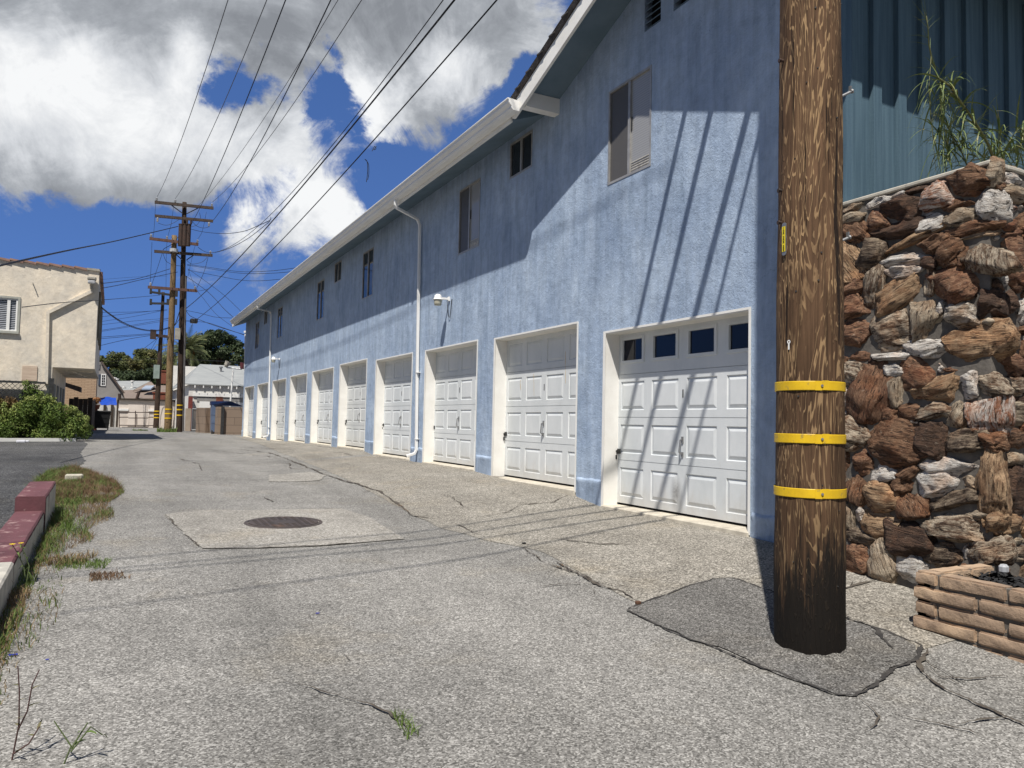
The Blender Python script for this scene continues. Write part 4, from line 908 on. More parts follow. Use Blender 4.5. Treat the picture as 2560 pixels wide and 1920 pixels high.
g = MB(); g.bbox(4.99, 5.05, 2.82, 2.87, zb0 - .04, zb0 + .02, .015); tag(g.build('rock', MT['porcelain']), 'small white rock on the black mulch in the planter', 'rock')

# ------------------------------------------------------------------ papyrus like plant on the retaining wall
def leaf(g, p, d, L, w, droop, n=9):
    d = Vector(d).normalized(); side = d.cross(Vector((0, 0, 1)));
    if side.length < .1: side = Vector((1, 0, 0))
    side.normalize(); side = (side + Vector((ru(-.4, .4), ru(-.4, .4), ru(-.4, .4)))).normalized(); pos = Vector(p); i0 = len(g.v)
    for k in range(n + 1):
        t = k / n; ww = w * (1 - t) ** .7 * min(1, .4 + 3 * t)
        g.v.append(tuple(pos - side * ww / 2)); g.v.append(tuple(pos + side * ww / 2))
        d = (d + Vector((0, 0, -droop / n))).normalized(); pos = pos + d * L / n
    for k in range(n): a = i0 + 2 * k; g.f.append((a, a + 1, a + 3, a + 2))
pt = thing('reed_plant', 'straggly green reed plant with drooping leaves on top of the stone wall', 'plant', (5.9, 3.45, ZT))
mg = surf('reed_green', (.07, .11, .03), (.17, .21, .07), 9, rough=.6, spec=.35, c3=(.30, .26, .12), s3=12, p3=.55)
ms = surf('reed_stem', (.20, .19, .08), (.09, .10, .04), 12, rough=.6)
YPt = 3.5
paths = [[(2492, 420), (2470, 360), (2440, 310), (2405, 260), (2375, 215), (2345, 195)], [(2345, 195), (2330, 150), (2322, 110), (2320, 70), (2316, 40)], [(2500, 420), (2520, 360), (2545, 320)], [(2480, 420), (2500, 370), (2500, 330)], [(2420, 420), (2400, 370), (2370, 320)], [(2350, 205), (2352, 260), (2358, 330), (2362, 400)], [(2328, 140), (2322, 220), (2330, 320), (2340, 430)], [(2380, 430), (2372, 380), (2350, 330)], [(2540, 430), (2550, 370), (2565, 330)], [(2470, 420), (2430, 380), (2390, 340)]]
gs = MB(); gl = MB()
for pi, pa in enumerate(paths):
    W = [at(x, y, YPt + .03 * (pi % 3) - .02 * k) for k, (x, y) in enumerate(pa)]; r0 = .013 if pi in (0,) else (.006 if pi < 5 else .0025)
    gs.tube(W, [r0 * (1 - .5 * k / len(W)) for k in range(len(W))], 6)
    m_ = {0: 110, 1: 22, 2: 44, 3: 34, 4: 34, 5: 40, 6: 18, 7: 34, 8: 30, 9: 34}[pi]
    for k in range(m_):
        t = ru(.0, 1) * (len(W) - 1); i = min(int(t), len(W) - 2); p = W[i].lerp(W[i + 1], t - i)
        d = (W[i + 1] - W[i]).normalized() * ru(.2, 1) + Vector((ru(-1, 1), ru(-.6, .6), ru(-.3, .7)))
        L = ru(.10, .22) if pi == 1 else ru(.18, .42)
        leaf(gl, p, d, L, ru(.007, .020) if pi != 1 else ru(.003, .006), ru(.6, 2.6) if pi != 1 else ru(0, .8))
gs.build('stem', ms, pt, smooth=True); gl.build('leaves', mg, pt, recalc=False)

# ------------------------------------------------------------------ left side: kerb, weeds
kb = thing('concrete_kerb', 'low concrete kerb with worn dark red paint and a raised red block at its end', 'kerb', (-.64, 6, gz(-.64, 6)))
surf('red_paint', (.155, .062, .07), (.115, .05, .055), 5, (1, .3, 1), rough=.85, bs=45, bd=.004, c3=(.36, .24, .22), s3=9, p3=.58)
surf('kerb_conc', (.52, .49, .42), (.36, .34, .30), 9, rough=.9, bs=40, bd=.008)
def kerb(g, y0, y1, x0, x1, h, step=.25, low=-.3):
    ys = [y0]
    while ys[-1] + step < y1: ys.append(ys[-1] + step)
    ys.append(y1); i0 = len(g.v)
    for y in ys:
        z = gz(-.6, y)
        for x, hh in ((x0, low), (x0, h - .012), (x0 + .012, h), (x1 - .012, h), (x1, h - .012), (x1, low)):
            j = .008 * noise.noise(Vector((x * 9, y * 7, hh * 5))); g.v.append((x + j, y, z + hh + j * .7))
    for k in range(len(ys) - 1):
        for j in range(5): a = i0 + k * 6 + j; g.f.append((a, a + 1, a + 7, a + 6))
    g.f.append(tuple(i0 + j for j in range(6))); g.f.append(tuple(i0 + (len(ys) - 1) * 6 + j for j in range(6)))
g = MB(); kerb(g, -2, 5.95, -.78, -.53, .20); g.build('bare_section', MT['kerb_conc'], kb)
g = MB(); kerb(g, 5.952, 8.39, -.765, -.532, .20, .12); g.build('red_section', MT['red_paint'], kb)
g = MB(); kerb(g, 8.392, 9.75, -.765, -.52, .335, .12); g.build('red_block', MT['red_paint'], kb)
g = MB()
for y0, y1, h in ((5.96, 8.38, .175), (8.4, 9.74, .31)):
    i0 = len(g.v); K = 24
    for k in range(K + 1):
        y = y0 + (y1 - y0) * k / K; z = gz(-.5, y)
        for hh in (-.1, h): g.v.append((-.517 + .0 if h > .2 else -.5285, y, z + hh + (.012 * noise.noise(Vector((0, y * 9, 0))) if hh > 0 else 0)))
    for k in range(K): a = i0 + 2 * k; g.f.append((a, a + 1, a + 3, a + 2))
g.build('bare_side', MT['kerb_conc'], kb)
g = MB(); kerb(g, 0, 1, 0, .12, .12); 
g = MB()
A_, B_ = Vector((-5.2, 28.3, 0)), Vector((-1.05, 29.45, 0)); K = 20; i0 = 0
for k in range(K + 1):
    q = A_.lerp(B_, k / K); z = gz(q.x, q.y)
    for dy, h in ((-.06, -.1), (-.06, .11), (.06, .11), (.06, -.1)): g.v.append((q.x, q.y + dy, z + h + .01 * noise.noise(q * 3)))
for k in range(K):
    for j in range(3): a = k * 4 + j; g.f.append((a, a + 1, a + 5, a + 4))
g.f.append((0, 1, 2, 3)); g.f.append((K * 4, K * 4 + 1, K * 4 + 2, K * 4 + 3))
tag(g.build('edge_kerb', MT['white_trim']), 'thin pale kerb along the edge of the parking lot under the big green bush', 'kerb')

def inpoly(x, y, P):
    c = False; n = len(P)
    for i in range(n):
        a, b = P[i], P[i - 1]
        if (a[1] > y) != (b[1] > y) and x < (b[0] - a[0]) * (y - a[1]) / (b[1] - a[1]) + a[0]: c = not c
    return c
m_gr = surf('grass_green', (.07, .115, .02), (.13, .18, .045), 8, rough=.7); m_dry = surf('grass_dry', (.26, .20, .10), (.17, .11, .06), 8, rough=.85); m_red = surf('grass_seed', (.13, .075, .045), (.2, .13, .07), 8, rough=.85)
GP = [(-.95, 13.3), (-.93, 15.0), (-0.61, 16.0), (-0.31, 15.08), (-0.12, 13.85), (0.09, 13.03), (0.18, 11.31), (0.02, 10.46), (0.06, 9.13), (-0.17, 8.35), (-0.10, 7.8), (-0.26, 7.4), (-0.33, 6.91), (-0.5, 6.8), (-.5, 9.8), (-.85, 10.2)]
def blades(poly, n, h0, h1, w, mat, name, seed, bend=.5, dens=None, label=None):
    R2 = random.Random(seed); xs_ = [p[0] for p in poly]; ys_ = [p[1] for p in poly]; g = MB(); c = 0; tries = 0
    while c < n and tries < n * 20:
        tries += 1
        x, y = R2.uniform(min(xs_), max(xs_)), R2.uniform(min(ys_), max(ys_))
        if not inpoly(x, y, poly): continue
        if dens and R2.random() > dens(x, y): continue
        z = gz(x, y) + .004; h = R2.uniform(h0, h1) * (1.5 if R2.random() < .06 else 1) * (.5 + .9 * abs(noise.noise(Vector((x * 3, y * 3, 2))) * 1.6)); a = R2.uniform(0, 6.28); l = R2.uniform(.1, bend) * h; a2 = R2.uniform(0, 6.28)
        s = Vector((math.cos(a), math.sin(a), 0)) * w * R2.uniform(.6, 1.3); t = Vector((math.cos(a2), math.sin(a2), 0)) * l
        p = Vector((x, y, z)); m1 = p + Vector((0, 0, h * .6)) + t * .35; e = p + Vector((0, 0, h)) + t
        g.quad(p - s, p + s, m1 + s * .7, m1 - s * .7); g.quad(m1 - s * .7, m1 + s * .7, e); c += 1
    o = g.build(name, mat, recalc=False); struct(o, 'stuff')
    return o
dn = lambda x, y: min(1, max(0, .5 + 1.8 * noise.noise(Vector((x * 2.2, y * 1.1, 7)))))
blades(GP, 15000, .03, .10, .0028, m_gr, 'grass', 1, 1.4, lambda x, y: max(0, min(1, .9 * dn(x * 2, y * 1.5) + (.3 if x < -.3 else -.3))))
blades(GP, 12000, .04, .12, .002, m_red, 'seeding_grass', 2, 1.3, lambda x, y: (1 if y > 10.5 and x > -.7 else .15) * max(.1, min(1, .55 + 1.8 * noise.noise(Vector((x * 5, y * 2.2, 3))))))
blades(GP, 12000, .015, .06, .0025, m_dry, 'dry_grass', 3, 1.8, lambda x, y: dn(x + 5, y))
GK = [(-.53, -1), (-.28, -1), (-.33, 3), (-.36, 4.5), (-.22, 5.2), (-.25, 6), (-.3, 6.9), (-.53, 7)]
blades(GK, 2200, .02, .07, .003, m_gr, 'kerb_grass', 4, .8, lambda x, y: dn(x, y * 2) * (1 if x < -.42 else .12))
blades(GK, 3000, .02, .06, .0025, m_dry, 'kerb_dry_grass', 5, 1.4, lambda x, y: dn(x + 3, y * 2) * (1 if x < -.42 else .18))
for P_, n_, mm, nm in (([(-.35, 6.6), (.0, 6.5), (.05, 6.85), (-.3, 6.9)], 500, m_gr, 'weed_tuft'), ([(-.5, 6.75), (-.15, 6.7), (-.05, 7.1), (-.45, 7.1)], 700, m_dry, 'dry_tuft'), ([(-.1, 6.1), (.18, 6.1), (.1, 6.35), (-.1, 6.35)], 260, m_red, 'dry_tuft'), ([(1.1, 2.95), (1.16, 2.95), (1.17, 3.2), (1.12, 3.2)], 90, m_gr, 'crack_weed')):
    blades(P_, n_, .02, .055, .003, mm, nm, 11 + n_, 1.4)
# yellow flowered weed by the kerb
def weed(name, label, base, stems, mat, flower=None, leafy=10):
    t = thing(name, label, 'weed', base); g = MB(); gl = MB(); gf = MB(); b0 = Vector(base)
    for st in stems:
        P_ = [b0 + Vector(p) for p in st]; g.tube(P_, [.0035 * (1 - .5 * k / len(P_)) for k in range(len(P_))], 6)
        for k in range(leafy):
            tt = ru(.05, 1) * (len(P_) - 1); i = min(int(tt), len(P_) - 2); p = P_[i].lerp(P_[i + 1], tt - i); leaf(gl, p, (ru(-1, 1), ru(-1, 1), ru(0, .8)), ru(.02, .06), ru(.006, .014), ru(.5, 2), 4)
        if flower:
            e = P_[-1]
            for k in range(12): a = 6.283 * k / 12; d = Vector((math.cos(a), math.sin(a), .25)); s = Vector((-math.sin(a), math.cos(a), 0)); gf.quad(e, e + d * .012 + s * .005, e + d * .022, e + d * .012 - s * .005)
    g.build('stem', surf('weed_stem_' + mat, *( ((.10, .05, .05), (.07, .04, .035)) if mat == 'purple' else ((.10, .13, .05), (.06, .08, .03)) )), t)
    gl.build('leaves', m_gr if mat != 'purple' else surf('leaf_olive', (.10, .10, .04), (.16, .14, .07), 20), t, recalc=False)
    if flower: gf.build('flower', surf('petal', (.85, .65, .01), (.8, .55, .01), 20), t, recalc=False)
fp = G(150, 1440); weed('flowering_weed', 'green weed with two yellow flowers beside the red kerb', (-.47, 6.15, gz(-.47, 6.15)), [[(0, 0, 0), (-.02, .02, .12), (-.06, .0, .22), (-.09, -.02, .28)], [(0, 0, 0), (.01, .03, .12), (-.02, .05, .2), (-.05, .08, .27)]], 'green', True, 16)
q = G(30, 1900); weed('dry_weed', 'tall thin purple stemmed weed at the near left edge of the alley', (q.x, q.y, gz(q.x, q.y)), [[(0, 0, 0), (.015, .01, .12), (.01, .02, .24), (.0, .03, .33)], [(.012, .01, .10), (.04, .0, .17), (.05, .01, .26), (.07, .02, .31)], [(.0, 0, .02), (.05, .0, .05), (.08, .02, .1)]], 'purple', None, 5)
q = G(160, 1910); weed('dry_weed', 'short branching weed with withered heads at the near left corner, right of the tall stem', (q.x, q.y, gz(q.x, q.y)), [[(0, 0, 0), (.02, .0, .06), (-.02, .02, .12), (-.04, .03, .15)], [(.02, 0, .05), (.05, .01, .1), (.07, .02, .13)], [(.02, 0, .04), (.08, .0, .12), (.12, .01, .08)]], 'green', None, 4)
# litter
def litter(name, label, px, py, col, dims, cat='litter'):
    q = G(px, py); g = MB(); x, y, z = q.x, q.y, gz(q.x, q.y) + .006; a, b, c = dims; g.bbox(x - a, x + a, y - b, y + b, z, z + c, min(a, b, c) * .3)
    tag(g.build(name, surf('pale_grain_' + name + str(px), col, tuple(k * .8 for k in col), 30)), label, cat)
litter('wrapper', 'small blue and yellow wrapper on the asphalt at the left edge', 33, 1641, (.02, .04, .35), (.02, .006, .006))
litter('bottle_cap', 'small blue cap on the asphalt left of the close weeds', 118, 1652, (.02, .04, .4), (.008, .004, .003))
litter('blue_scrap', 'tiny blue scrap on the asphalt in the middle of the alley', 794, 1536, (.03, .04, .35), (.012, .005, .004))
litter('stone_chip', 'small dark stone lying at the corner of the dark patch around the pole', 1595, 1513, (.12, .06, .035), (.018, .015, .022), 'stone')
litter('stone_chip', 'tiny black stone on the apron in front of the garages', 1310, 1361, (.02, .02, .02), (.018, .014, .012), 'stone')
litter('rock', 'pale lump of rock among the seeding grass behind the red block', 185, 1203, (.5, .47, .38), (.12, .06, .10), 'rock')
litter('paper_scrap', 'crumpled white paper at the foot of the big green bush', 52, 1107, (.75, .75, .8), (.12, .05, .08))
litter('paper_scrap', 'small crumpled white paper right of the larger one under the bush', 68, 1106, (.75, .75, .8), (.05, .04, .06))

# ------------------------------------------------------------------ foliage
def leaf_mat(name, c1, c2, c3):
    m, nt, b, P = base_mat(name, .6, .25)
    c = ramp(nt, noi(nt, P, 2.2 if 'far' not in name else .35, 5, .6), [(.35, c1), (.52, c2), (.68, c3)])
    oi = nd(nt, 'ShaderNodeTexWhiteNoise'); nt.links.new(mapping(nt, P, (9, 9, 9)), oi.inputs['Vector'])
    nt.links.new(c, b.inputs['Base Color']); MT[name] = m; return m
leaf_mat('leaf_bush', (.05, .085, .014), (.095, .145, .025), (.21, .25, .06))
leaf_mat('leaf_red', (.09, .05, .02), (.13, .09, .03), (.08, .10, .025))
leaf_mat('leaf_far_olive', (.06, .075, .025), (.10, .11, .035), (.17, .15, .055))
leaf_mat('leaf_far_dark', (.025, .04, .017), (.045, .065, .026), (.08, .10, .04))
leaf_mat('leaf_palm', (.07, .09, .035), (.13, .15, .06), (.24, .23, .11))
surf('bark', (.07, .05, .035), (.04, .03, .022), 6, rough=.95)
def cloud_leaves(g, clumps, n, ls, seed, flat=1.0):
    R2 = random.Random(seed); tot = sum(c[3] ** 2 for c in clumps)
    for (x, y, z, r) in clumps:
        k = int(n * r * r / tot)
        for i in range(k):
            u = Vector((R2.gauss(0, 1), R2.gauss(0, 1), R2.gauss(0, 1))).normalized(); rr = r * (R2.random() ** .33) * (1 + .35 * noise.noise(u * 2.2 + Vector((x, y, z))))
            p = Vector((x, y, z)) + Vector((u.x * rr, u.y * rr, u.z * rr * flat))
            nn = (u * .7 + Vector((R2.uniform(-1, 1), R2.uniform(-1, 1), R2.uniform(-.5, 1.3)))).normalized(); a = nn.orthogonal().normalized(); b = nn.cross(a); t = R2.uniform(0, 6.28); a, b = a * math.cos(t) + b * math.sin(t), b * math.cos(t) - a * math.sin(t)
            s = ls * R2.uniform(.6, 1.4); g.quad(p - a * s, p - b * s * .5, p + a * s, p + b * s * .5)
def tree(label, name, base, clumps, n, ls, mat, seed, group, tr=.25, flat=1.0):
    t = thing(name, label, 'tree', base, group); g = MB(); b0 = Vector(base); cx = sum(c[0] for c in clumps) / len(clumps); cy = sum(c[1] for c in clumps) / len(clumps); cz = sum(c[2] for c in clumps) / len(clumps)
    mid = Vector((cx, cy, cz)); g.tube([b0, b0.lerp(mid, .5) + Vector((.1, 0, 0)), mid], [tr, tr * .75, tr * .45], 10)
    for c in clumps[:9]: g.tube([b0.lerp(mid, .65), (Vector(c[:3]) + mid) / 2 + Vector((0, 0, -.2)), Vector(c[:3])], [tr * .4, tr * .25, tr * .08], 6)
    g.build('trunk', MT['bark'], t); g = MB(); cloud_leaves(g, clumps, n, ls, seed, flat); g.build('crown', MT[mat], t, recalc=False); return t

# big bush on the left
def clumps_px(L, Y, dy, k=1.0):
    out = []
    for px, py, r in L: p = at(px, py, Y + ru(-dy, dy)); out.append((p.x, p.y, p.z, r * p.dot(CF) / FPX * k))
    return out
tb = thing('bush', 'large bright green leafy bush spreading in front of the cream building', 'bush', (-2.2, 29.9, -.92))
L = [(10, 1060, 40), (25, 1056, 32), (55, 1036, 26), (60, 1060, 42), (75, 1020, 20), (100, 1020, 30), (110, 1060, 42), (135, 1035, 28), (150, 1060, 38), (75, 1004, 9), (122, 1008, 13), (172, 1045, 24), (182, 1070, 30), (203, 1064, 20), (212, 1082, 18), (160, 1085, 25), (110, 1085, 26), (60, 1085, 26), (15, 1085, 28), (-40, 1060, 45), (-40, 1045, 40), (198, 1040, 12), (150, 1018, 13), (-100, 1040, 60), (88, 1000, 12), (45, 1026, 14)]
Rb = random.Random(8)
L2 = []
for k in range(110):
    a = Rb.choice(L[:19]); t_ = Rb.uniform(-2.6, -.5); L2.append((a[0] + math.cos(t_) * a[2] * Rb.uniform(.85, 1.25), a[1] + math.sin(t_) * a[2] * Rb.uniform(.85, 1.25), Rb.uniform(3.5, 8)))
g = MB(); cloud_leaves(g, clumps_px(L2, 29.8, .4), 5000, .034, 5); g.build('sprigs', surf('leaf_tip', (.16, .21, .05), (.24, .27, .08), 3, rough=.6), tb, recalc=False)
g = MB(); cloud_leaves(g, clumps_px(L, 29.9, .45), 42000, .029, 3); g.build('leaves', MT['leaf_bush'], tb, recalc=False)
g = MB()
for x, y, z, r in clumps_px(L[:14], 29.9, .3): g.tube([(-2.2 + ru(-.6, .6), 29.9, -.95), ((x - 2.2) / 2, 29.9, z / 2 - .4), (x, y, z)], [.03, .02, .006], 6)
g.build('stems', MT['bark'], tb)
tb = thing('bush', 'reddish brown bush behind the big green one at the left edge', 'bush', (-3.2, 30.25, -.92))
g = MB(); cloud_leaves(g, clumps_px([(0, 1018, 26), (25, 1012, 20), (45, 1020, 16), (-30, 1015, 30), (10, 1030, 28), (60, 1030, 18)], 30.15, .1), 6000, .034, 4); g.build('leaves', MT['leaf_red'], tb, recalc=False)
g = MB(); g.tube([(-3.2, 30.2, -.95), (-3.2, 30.2, .2), (-3.1, 30.2, .6)], [.04, .03, .01], 6); g.build('stems', MT['bark'], tb)
tb = thing('climbing_shrub', 'thin leafy shrub rising above the green bush against the black lattice', 'shrub', (-1.9, 30.3, -.92))
g = MB(); cloud_leaves(g, clumps_px([(65, 960, 12), (85, 968, 13), (72, 980, 14), (95, 985, 12), (60, 992, 12)], 30.3, .05), 900, .032, 4); g.build('leaves', MT['leaf_bush'], tb, recalc=False)
g = MB(); g.tube([(-1.9, 30.3, -.95), at(75, 985, 30.3), at(68, 950, 30.3)], [.02, .015, .004], 6); g.build('stems', MT['bark'], tb)

# ------------------------------------------------------------------ cream building
YC = 30.5
cb = thing('cream_building', 'cream stucco building at the left edge with its upper floor overhanging the alley', 'building', (-2, YC + 4, -.9))
XR = -.63; XL2 = at(130, 940, YC).x; zb1 = at(130, 917.5, YC).z; zt1 = at(249, 677, YC).z; ztl = at(0, 648, YC).z
XLL = -9.0; slope = (ztl - zt1) / (at(0, 648, YC).x - XR); ztL = zt1 + slope * (XLL - XR)
wx0, wx1 = at(-40, 800, YC).x, at(54.5, 700, YC).x; wz0, wz1 = at(30, 834, YC).z, at(30, 741, YC).z
g = MB()
def q4(x0, x1, z0, z1, z1b=None): g.quad((x0, YC, z0), (x1, YC, z0), (x1, YC, z1 if z1b is None else z1b), (x0, YC, z1))
q4(XLL, wx0, zb1, ztL, zt1 + slope * (wx0 - XR)); q4(wx0, wx1, zb1, wz0); q4(wx0, wx1, wz1, zt1 + slope * (wx0 - XR), zt1 + slope * (wx1 - XR)); q4(wx1, XR, zb1, zt1 + slope * (wx1 - XR), zt1)
q4(XLL, XL2, -1.2, zb1)
YF = 39.0
g.quad((XR, YC, zb1), (XR, YF, zb1), (XR, YF, zt1), (XR, YC, zt1)); g.quad((XL2, YC, -1.2), (XL2, YF, -1.2), (XL2, YF, zb1), (XL2, YC, zb1))
g.quad((XL2, YC, zb1), (XR, YC, zb1), (XR, YF, zb1), (XL2, YF, zb1)); g.quad((XLL, YF, -1.2), (XL2, YF, -1.2), (XL2, YF, zb1), (XLL, YF, zb1)); g.quad((XLL, YF, zb1), (XR, YF, zb1), (XR, YF, zt1), (XLL, YF, ztL)); g.quad((XLL, YC, ztL), (XR, YC, zt1), (XR, YF, zt1), (XLL, YF, ztL))
for a, b, c, d in (((wx0, wz0), (wx1, wz0), 0, 0), ((wx0, wz1), (wx1, wz1), 0, 0), ((wx1, wz0), (wx1, wz1), 0, 0)): g.quad((a[0], YC, a[1]), (b[0], YC, b[1]), (b[0], YC + .12, b[1]), (a[0], YC + .12, a[1]))
g.build('wall', MT['stucco_cream'], cb, recalc=False)
mt_ = surf('roof_tile', (.36, .22, .17), (.25, .15, .12), 6, rough=.85); g = MB(); n_ = 26; st = (XR - XLL) / n_
tw = (at(55, 660, YC).x - at(22, 655, YC).x); x = at(217, 672, YC).x
while x > XLL:
    xa = x - tw; za, zb_ = zt1 + slope * (xa - XR), zt1 + slope * (x - XR)
    g.hexa([(xa, YC - .07, za + .01), (x, YC - .07, zb_ - .05), (x, YC - .07, zb_ + .03), (xa, YC - .07, za + .07)], [(xa, YC + .4, za + .01), (x, YC + .4, zb_ - .05), (x, YC + .4, zb_ + .03), (xa, YC + .4, za + .07)]); x = xa
g.build('coping_tiles', mt_, cb)
g = MB(); x = at(217, 672, YC).x; g.hexa([(x, YC - .06, zt1 + slope * (x - XR) - .02), (XR + .03, YC - .06, zt1 - .03), (XR + .03, YC - .06, zt1 + .05), (x, YC - .06, zt1 + slope * (x - XR) + .05)], [(x, YC + .4, zt1 + slope * (x - XR) - .02), (XR + .03, YC + .4, zt1 - .03), (XR + .03, YC + .4, zt1 + .05), (x, YC + .4, zt1 + slope * (x - XR) + .05)]); g.build('flashing', MT['concrete'], cb)
fr = .07; g = MB(); y0, y1 = YC - .03, YC + .08
g.box(wx0, wx1, y0, y1, wz1 - .07, wz1); g.box(wx0, wx1, y0 - .06, y1, wz0, wz0 + .08); g.box(wx1 - .07, wx1, y0, y1, wz0 + .08, wz1 - .07)
w = g.build('window', surf('frame_grey', (.42, .42, .37), (.35, .35, .31), 5), cb)
g = MB(); a_ = wx0 + .02; b_ = wx1 - .075; xm = at(20.5, 790, YC).x
g.box(xm - .045, xm + .045, YC + .0, YC + .05, wz0 + .08, wz1 - .07); g.box(b_ - .045, b_, YC + .0, YC + .05, wz0 + .08, wz1 - .07); g.box(a_, b_, YC + .01, YC + .05, wz0 + .08, wz0 + .12); g.box(a_, b_, YC + .01, YC + .05, wz1 - .11, wz1 - .07); g.build('sash', MT['white_paint'], w)
g = MB(); g.box(a_, b_, YC + .07, YC + .075, wz0 + .1, wz1 - .09); g.build('pane', MT['glass_dark'], w)
g = MB(); z = wz0 + .13
while z < wz1 - .12: g.box(a_, b_ - .045, YC + .052, YC + .068, z, z + .028); z += .062
g.build('blind', surf('slat_grey', (.50, .52, .56), (.38, .40, .44), 4), w)
# conduit cover from the flood light, trim box
g = MB(); A1 = at(231, 728, YC); A2 = at(120, 782, YC); A3 = at(116, 960, YC)
g.bar((A1.x, YC - .05, A1.z), (A2.x, YC - .05, A2.z), .10, .11); g.bar((A2.x, YC - .05, A2.z + .03), (A3.x, YC - .05, A3.z), .10, .11, (0, 1, 0)); g.build('conduit_cover', MT['stucco_cream'], cb)
g = MB(); A4 = at(74, 950, YC); A5 = at(56, 917, YC); A6 = at(92, 950, YC); g.box(A5.x, A6.x, YC - .03, YC - .001, at(74, 952, YC).z, at(74, 915, YC).z); o = g.build('board_patch', surf('plywood', (.60, .48, .37), (.50, .38, .29), 3, (1, 1, 9), rough=.8), cb)
g = MB()
for k, py_ in enumerate(range(930, 1060, 1)): pass
for yd in (31.4, 33.2, 35.2, 37): g.box(XL2 + .002, XL2 + .03, yd, yd + .9, -1, zb1 - .55)
g.build('side_door', surf('door_grey', (.22, .23, .22), (.15, .16, .15), 5), cb)
g = MB(); g.box(XL2 + .3, XR - .1, YC + 2.0, YC + 2.06, zb1 - .04, zb1 - .003); g.box(XL2 + .3, XR - .1, YC + 5.0, YC + 5.06, zb1 - .04, zb1 - .003); g.bar((XL2 + .5, YC + 2.05, zb1 - .03), (XL2 + .8, YC + 6, zb1 - .03), .06, .04); g.build('soffit_trim', MT['stucco_cream'], cb)
g = MB()
for yd in (31.5, 34, 36.5): g.box(XR + .002, XR + .06, yd, yd + 1.2, zb1 + 1.2, zt1 - .6)
g.build('side_window', surf('frame_dark', (.10, .09, .07), (.2, .18, .14), 4), cb)
g = MB(); g.box(XR + .002, XR + .10, YC + .3, YF, zt1 - .12, zt1 + .02); g.build('eave_trim', mt_, cb)
g = MB(); p = at(131, 1000, YC); g.box(p.x - .1, p.x + .02, YC - .08, YC - .002, -.9, at(131, 946, YC).z); g.build('corner_post', MT['black_metal'], cb)
t = thing('flood_light', 'small pale flood light at the top corner of the cream building', 'lamp', (A1.x, YC - .1, A1.z))
g = MB(); p = at(230, 703, YC); g.bbox(p.x - .14, p.x + .14, YC - .34, YC - .05, p.z + .0, p.z + .12, .03); g.build('housing', MT['concrete'], t)
g = MB(); g.bbox(p.x - .12, p.x + .12, YC - .33, YC - .08, p.z - .13, p.z - .002, .03); g.build('lens', MT['porcelain'], t)
g = MB(); g.cyl((p.x, YC - .08, p.z - .13), (p.x, YC - .06, p.z - .3), .05, 10); g.build('bracket', MT['concrete'], t)
t = thing('bent_pipe', 'short bent pipe sticking out of the cream wall', 'pipe', at(84, 709, YC)); g = MB(); p = at(82, 708, YC); g.tube([(p.x, YC, p.z), (p.x, YC - .13, p.z + .01), (p.x + .02, YC - .17, p.z - .05)], .018, 8); g.build('tube', MT['concrete'], t)
# lattice fence
t = thing('lattice_fence', 'black lattice fence against the cream wall behind the bushes', 'fence', (-3, YC - .2, -.9)); y = YC - .15; x1 = at(114, 960, y).x; zt2 = at(60, 953, y).z; zb2 = at(60, 1000, y).z
g = MB(); g.box(-8, x1, y - .03, y + .03, zt2 - .07, zt2); g.box(-8, x1, y - .03, y + .03, -1.2, zb2 - .3); g.build('frame', MT['black_metal'], t)
g = MB(); x = -5.5
while x < x1 + .6:
    for s in (1, -1):
        H_ = zt2 - zb2 + .35; a = Vector((x, y + .012 * s, zb2 - .32)); b = a + Vector((s * H_, 0, H_ - .02))
        if b.x > x1: f_ = (x1 - a.x) / (b.x - a.x); b = a.lerp(b, max(0, f_)) if a.x < x1 else a
        if (b - a).length > .1 and a.x <= x1: g.bar(a, b, .012, .05, (0, 1, 0))
    x += .16
g.build('lattice', MT['black_metal'], t)

# ------------------------------------------------------------------ far utility poles
ZG = -.9
def insul(g, p, h=.22, r=.07):
    for k in range(4): g.cyl(p + Vector((0, 0, h * (.2 + k * .2))), p + Vector((0, 0, h * (.28 + k * .2))), r, 10, r * .6)
    g.cyl(p, p + Vector((0, 0, h)), r * .4, 8)
def far_pole(label, base, topp, r0, r1, mat, arms, bands, Y):
    t = thing('utility_pole', label, 'utility pole', base, 'utility poles')
    shaft(Vector(base) - Vector((0, 0, .3)), topp, r0, r1, MT[mat], t, 14, 12, .006)
    for (a, b, mm, ins, below) in arms:
        A = at(*a, Y - .25); B = at(*b, Y - .25); g = MB(); g.bar(A, B, .13, .15); o = g.build('crossarm', MT[mm], t)
        if ins:
            g = MB()
            for f in ins: insul(g, A.lerp(B, f) + Vector((0, 0, .05)))
            g.build('insulator', MT['porcelain'], o)
        if below:
            g = MB()
            for f in below: q = A.lerp(B, f) + Vector((0, -.05, -.35)); insul(g, q, .26, .075)
            g.build('hanging_insulator', MT['porcelain'], o)
    for py_, px0, px1 in bands:
        c = at((px0 + px1) / 2, py_, Y - .0); f = (c.z - base[2]) / (topp[2] - base[2]); q = Vector(base).lerp(Vector(topp), f); r = r0 + (r1 - r0) * f + .012; g = MB(); g.cyl((q.x, q.y, q.z - .035), (q.x, q.y, q.z + .035), r, 14); g.build('band', MT['band_yellow'], t)
    return t
SR = 350, 440, 4.367
def s2(x, y): return (SR[0] + x / SR[2], SR[1] + y / SR[2])
YP = 47.3
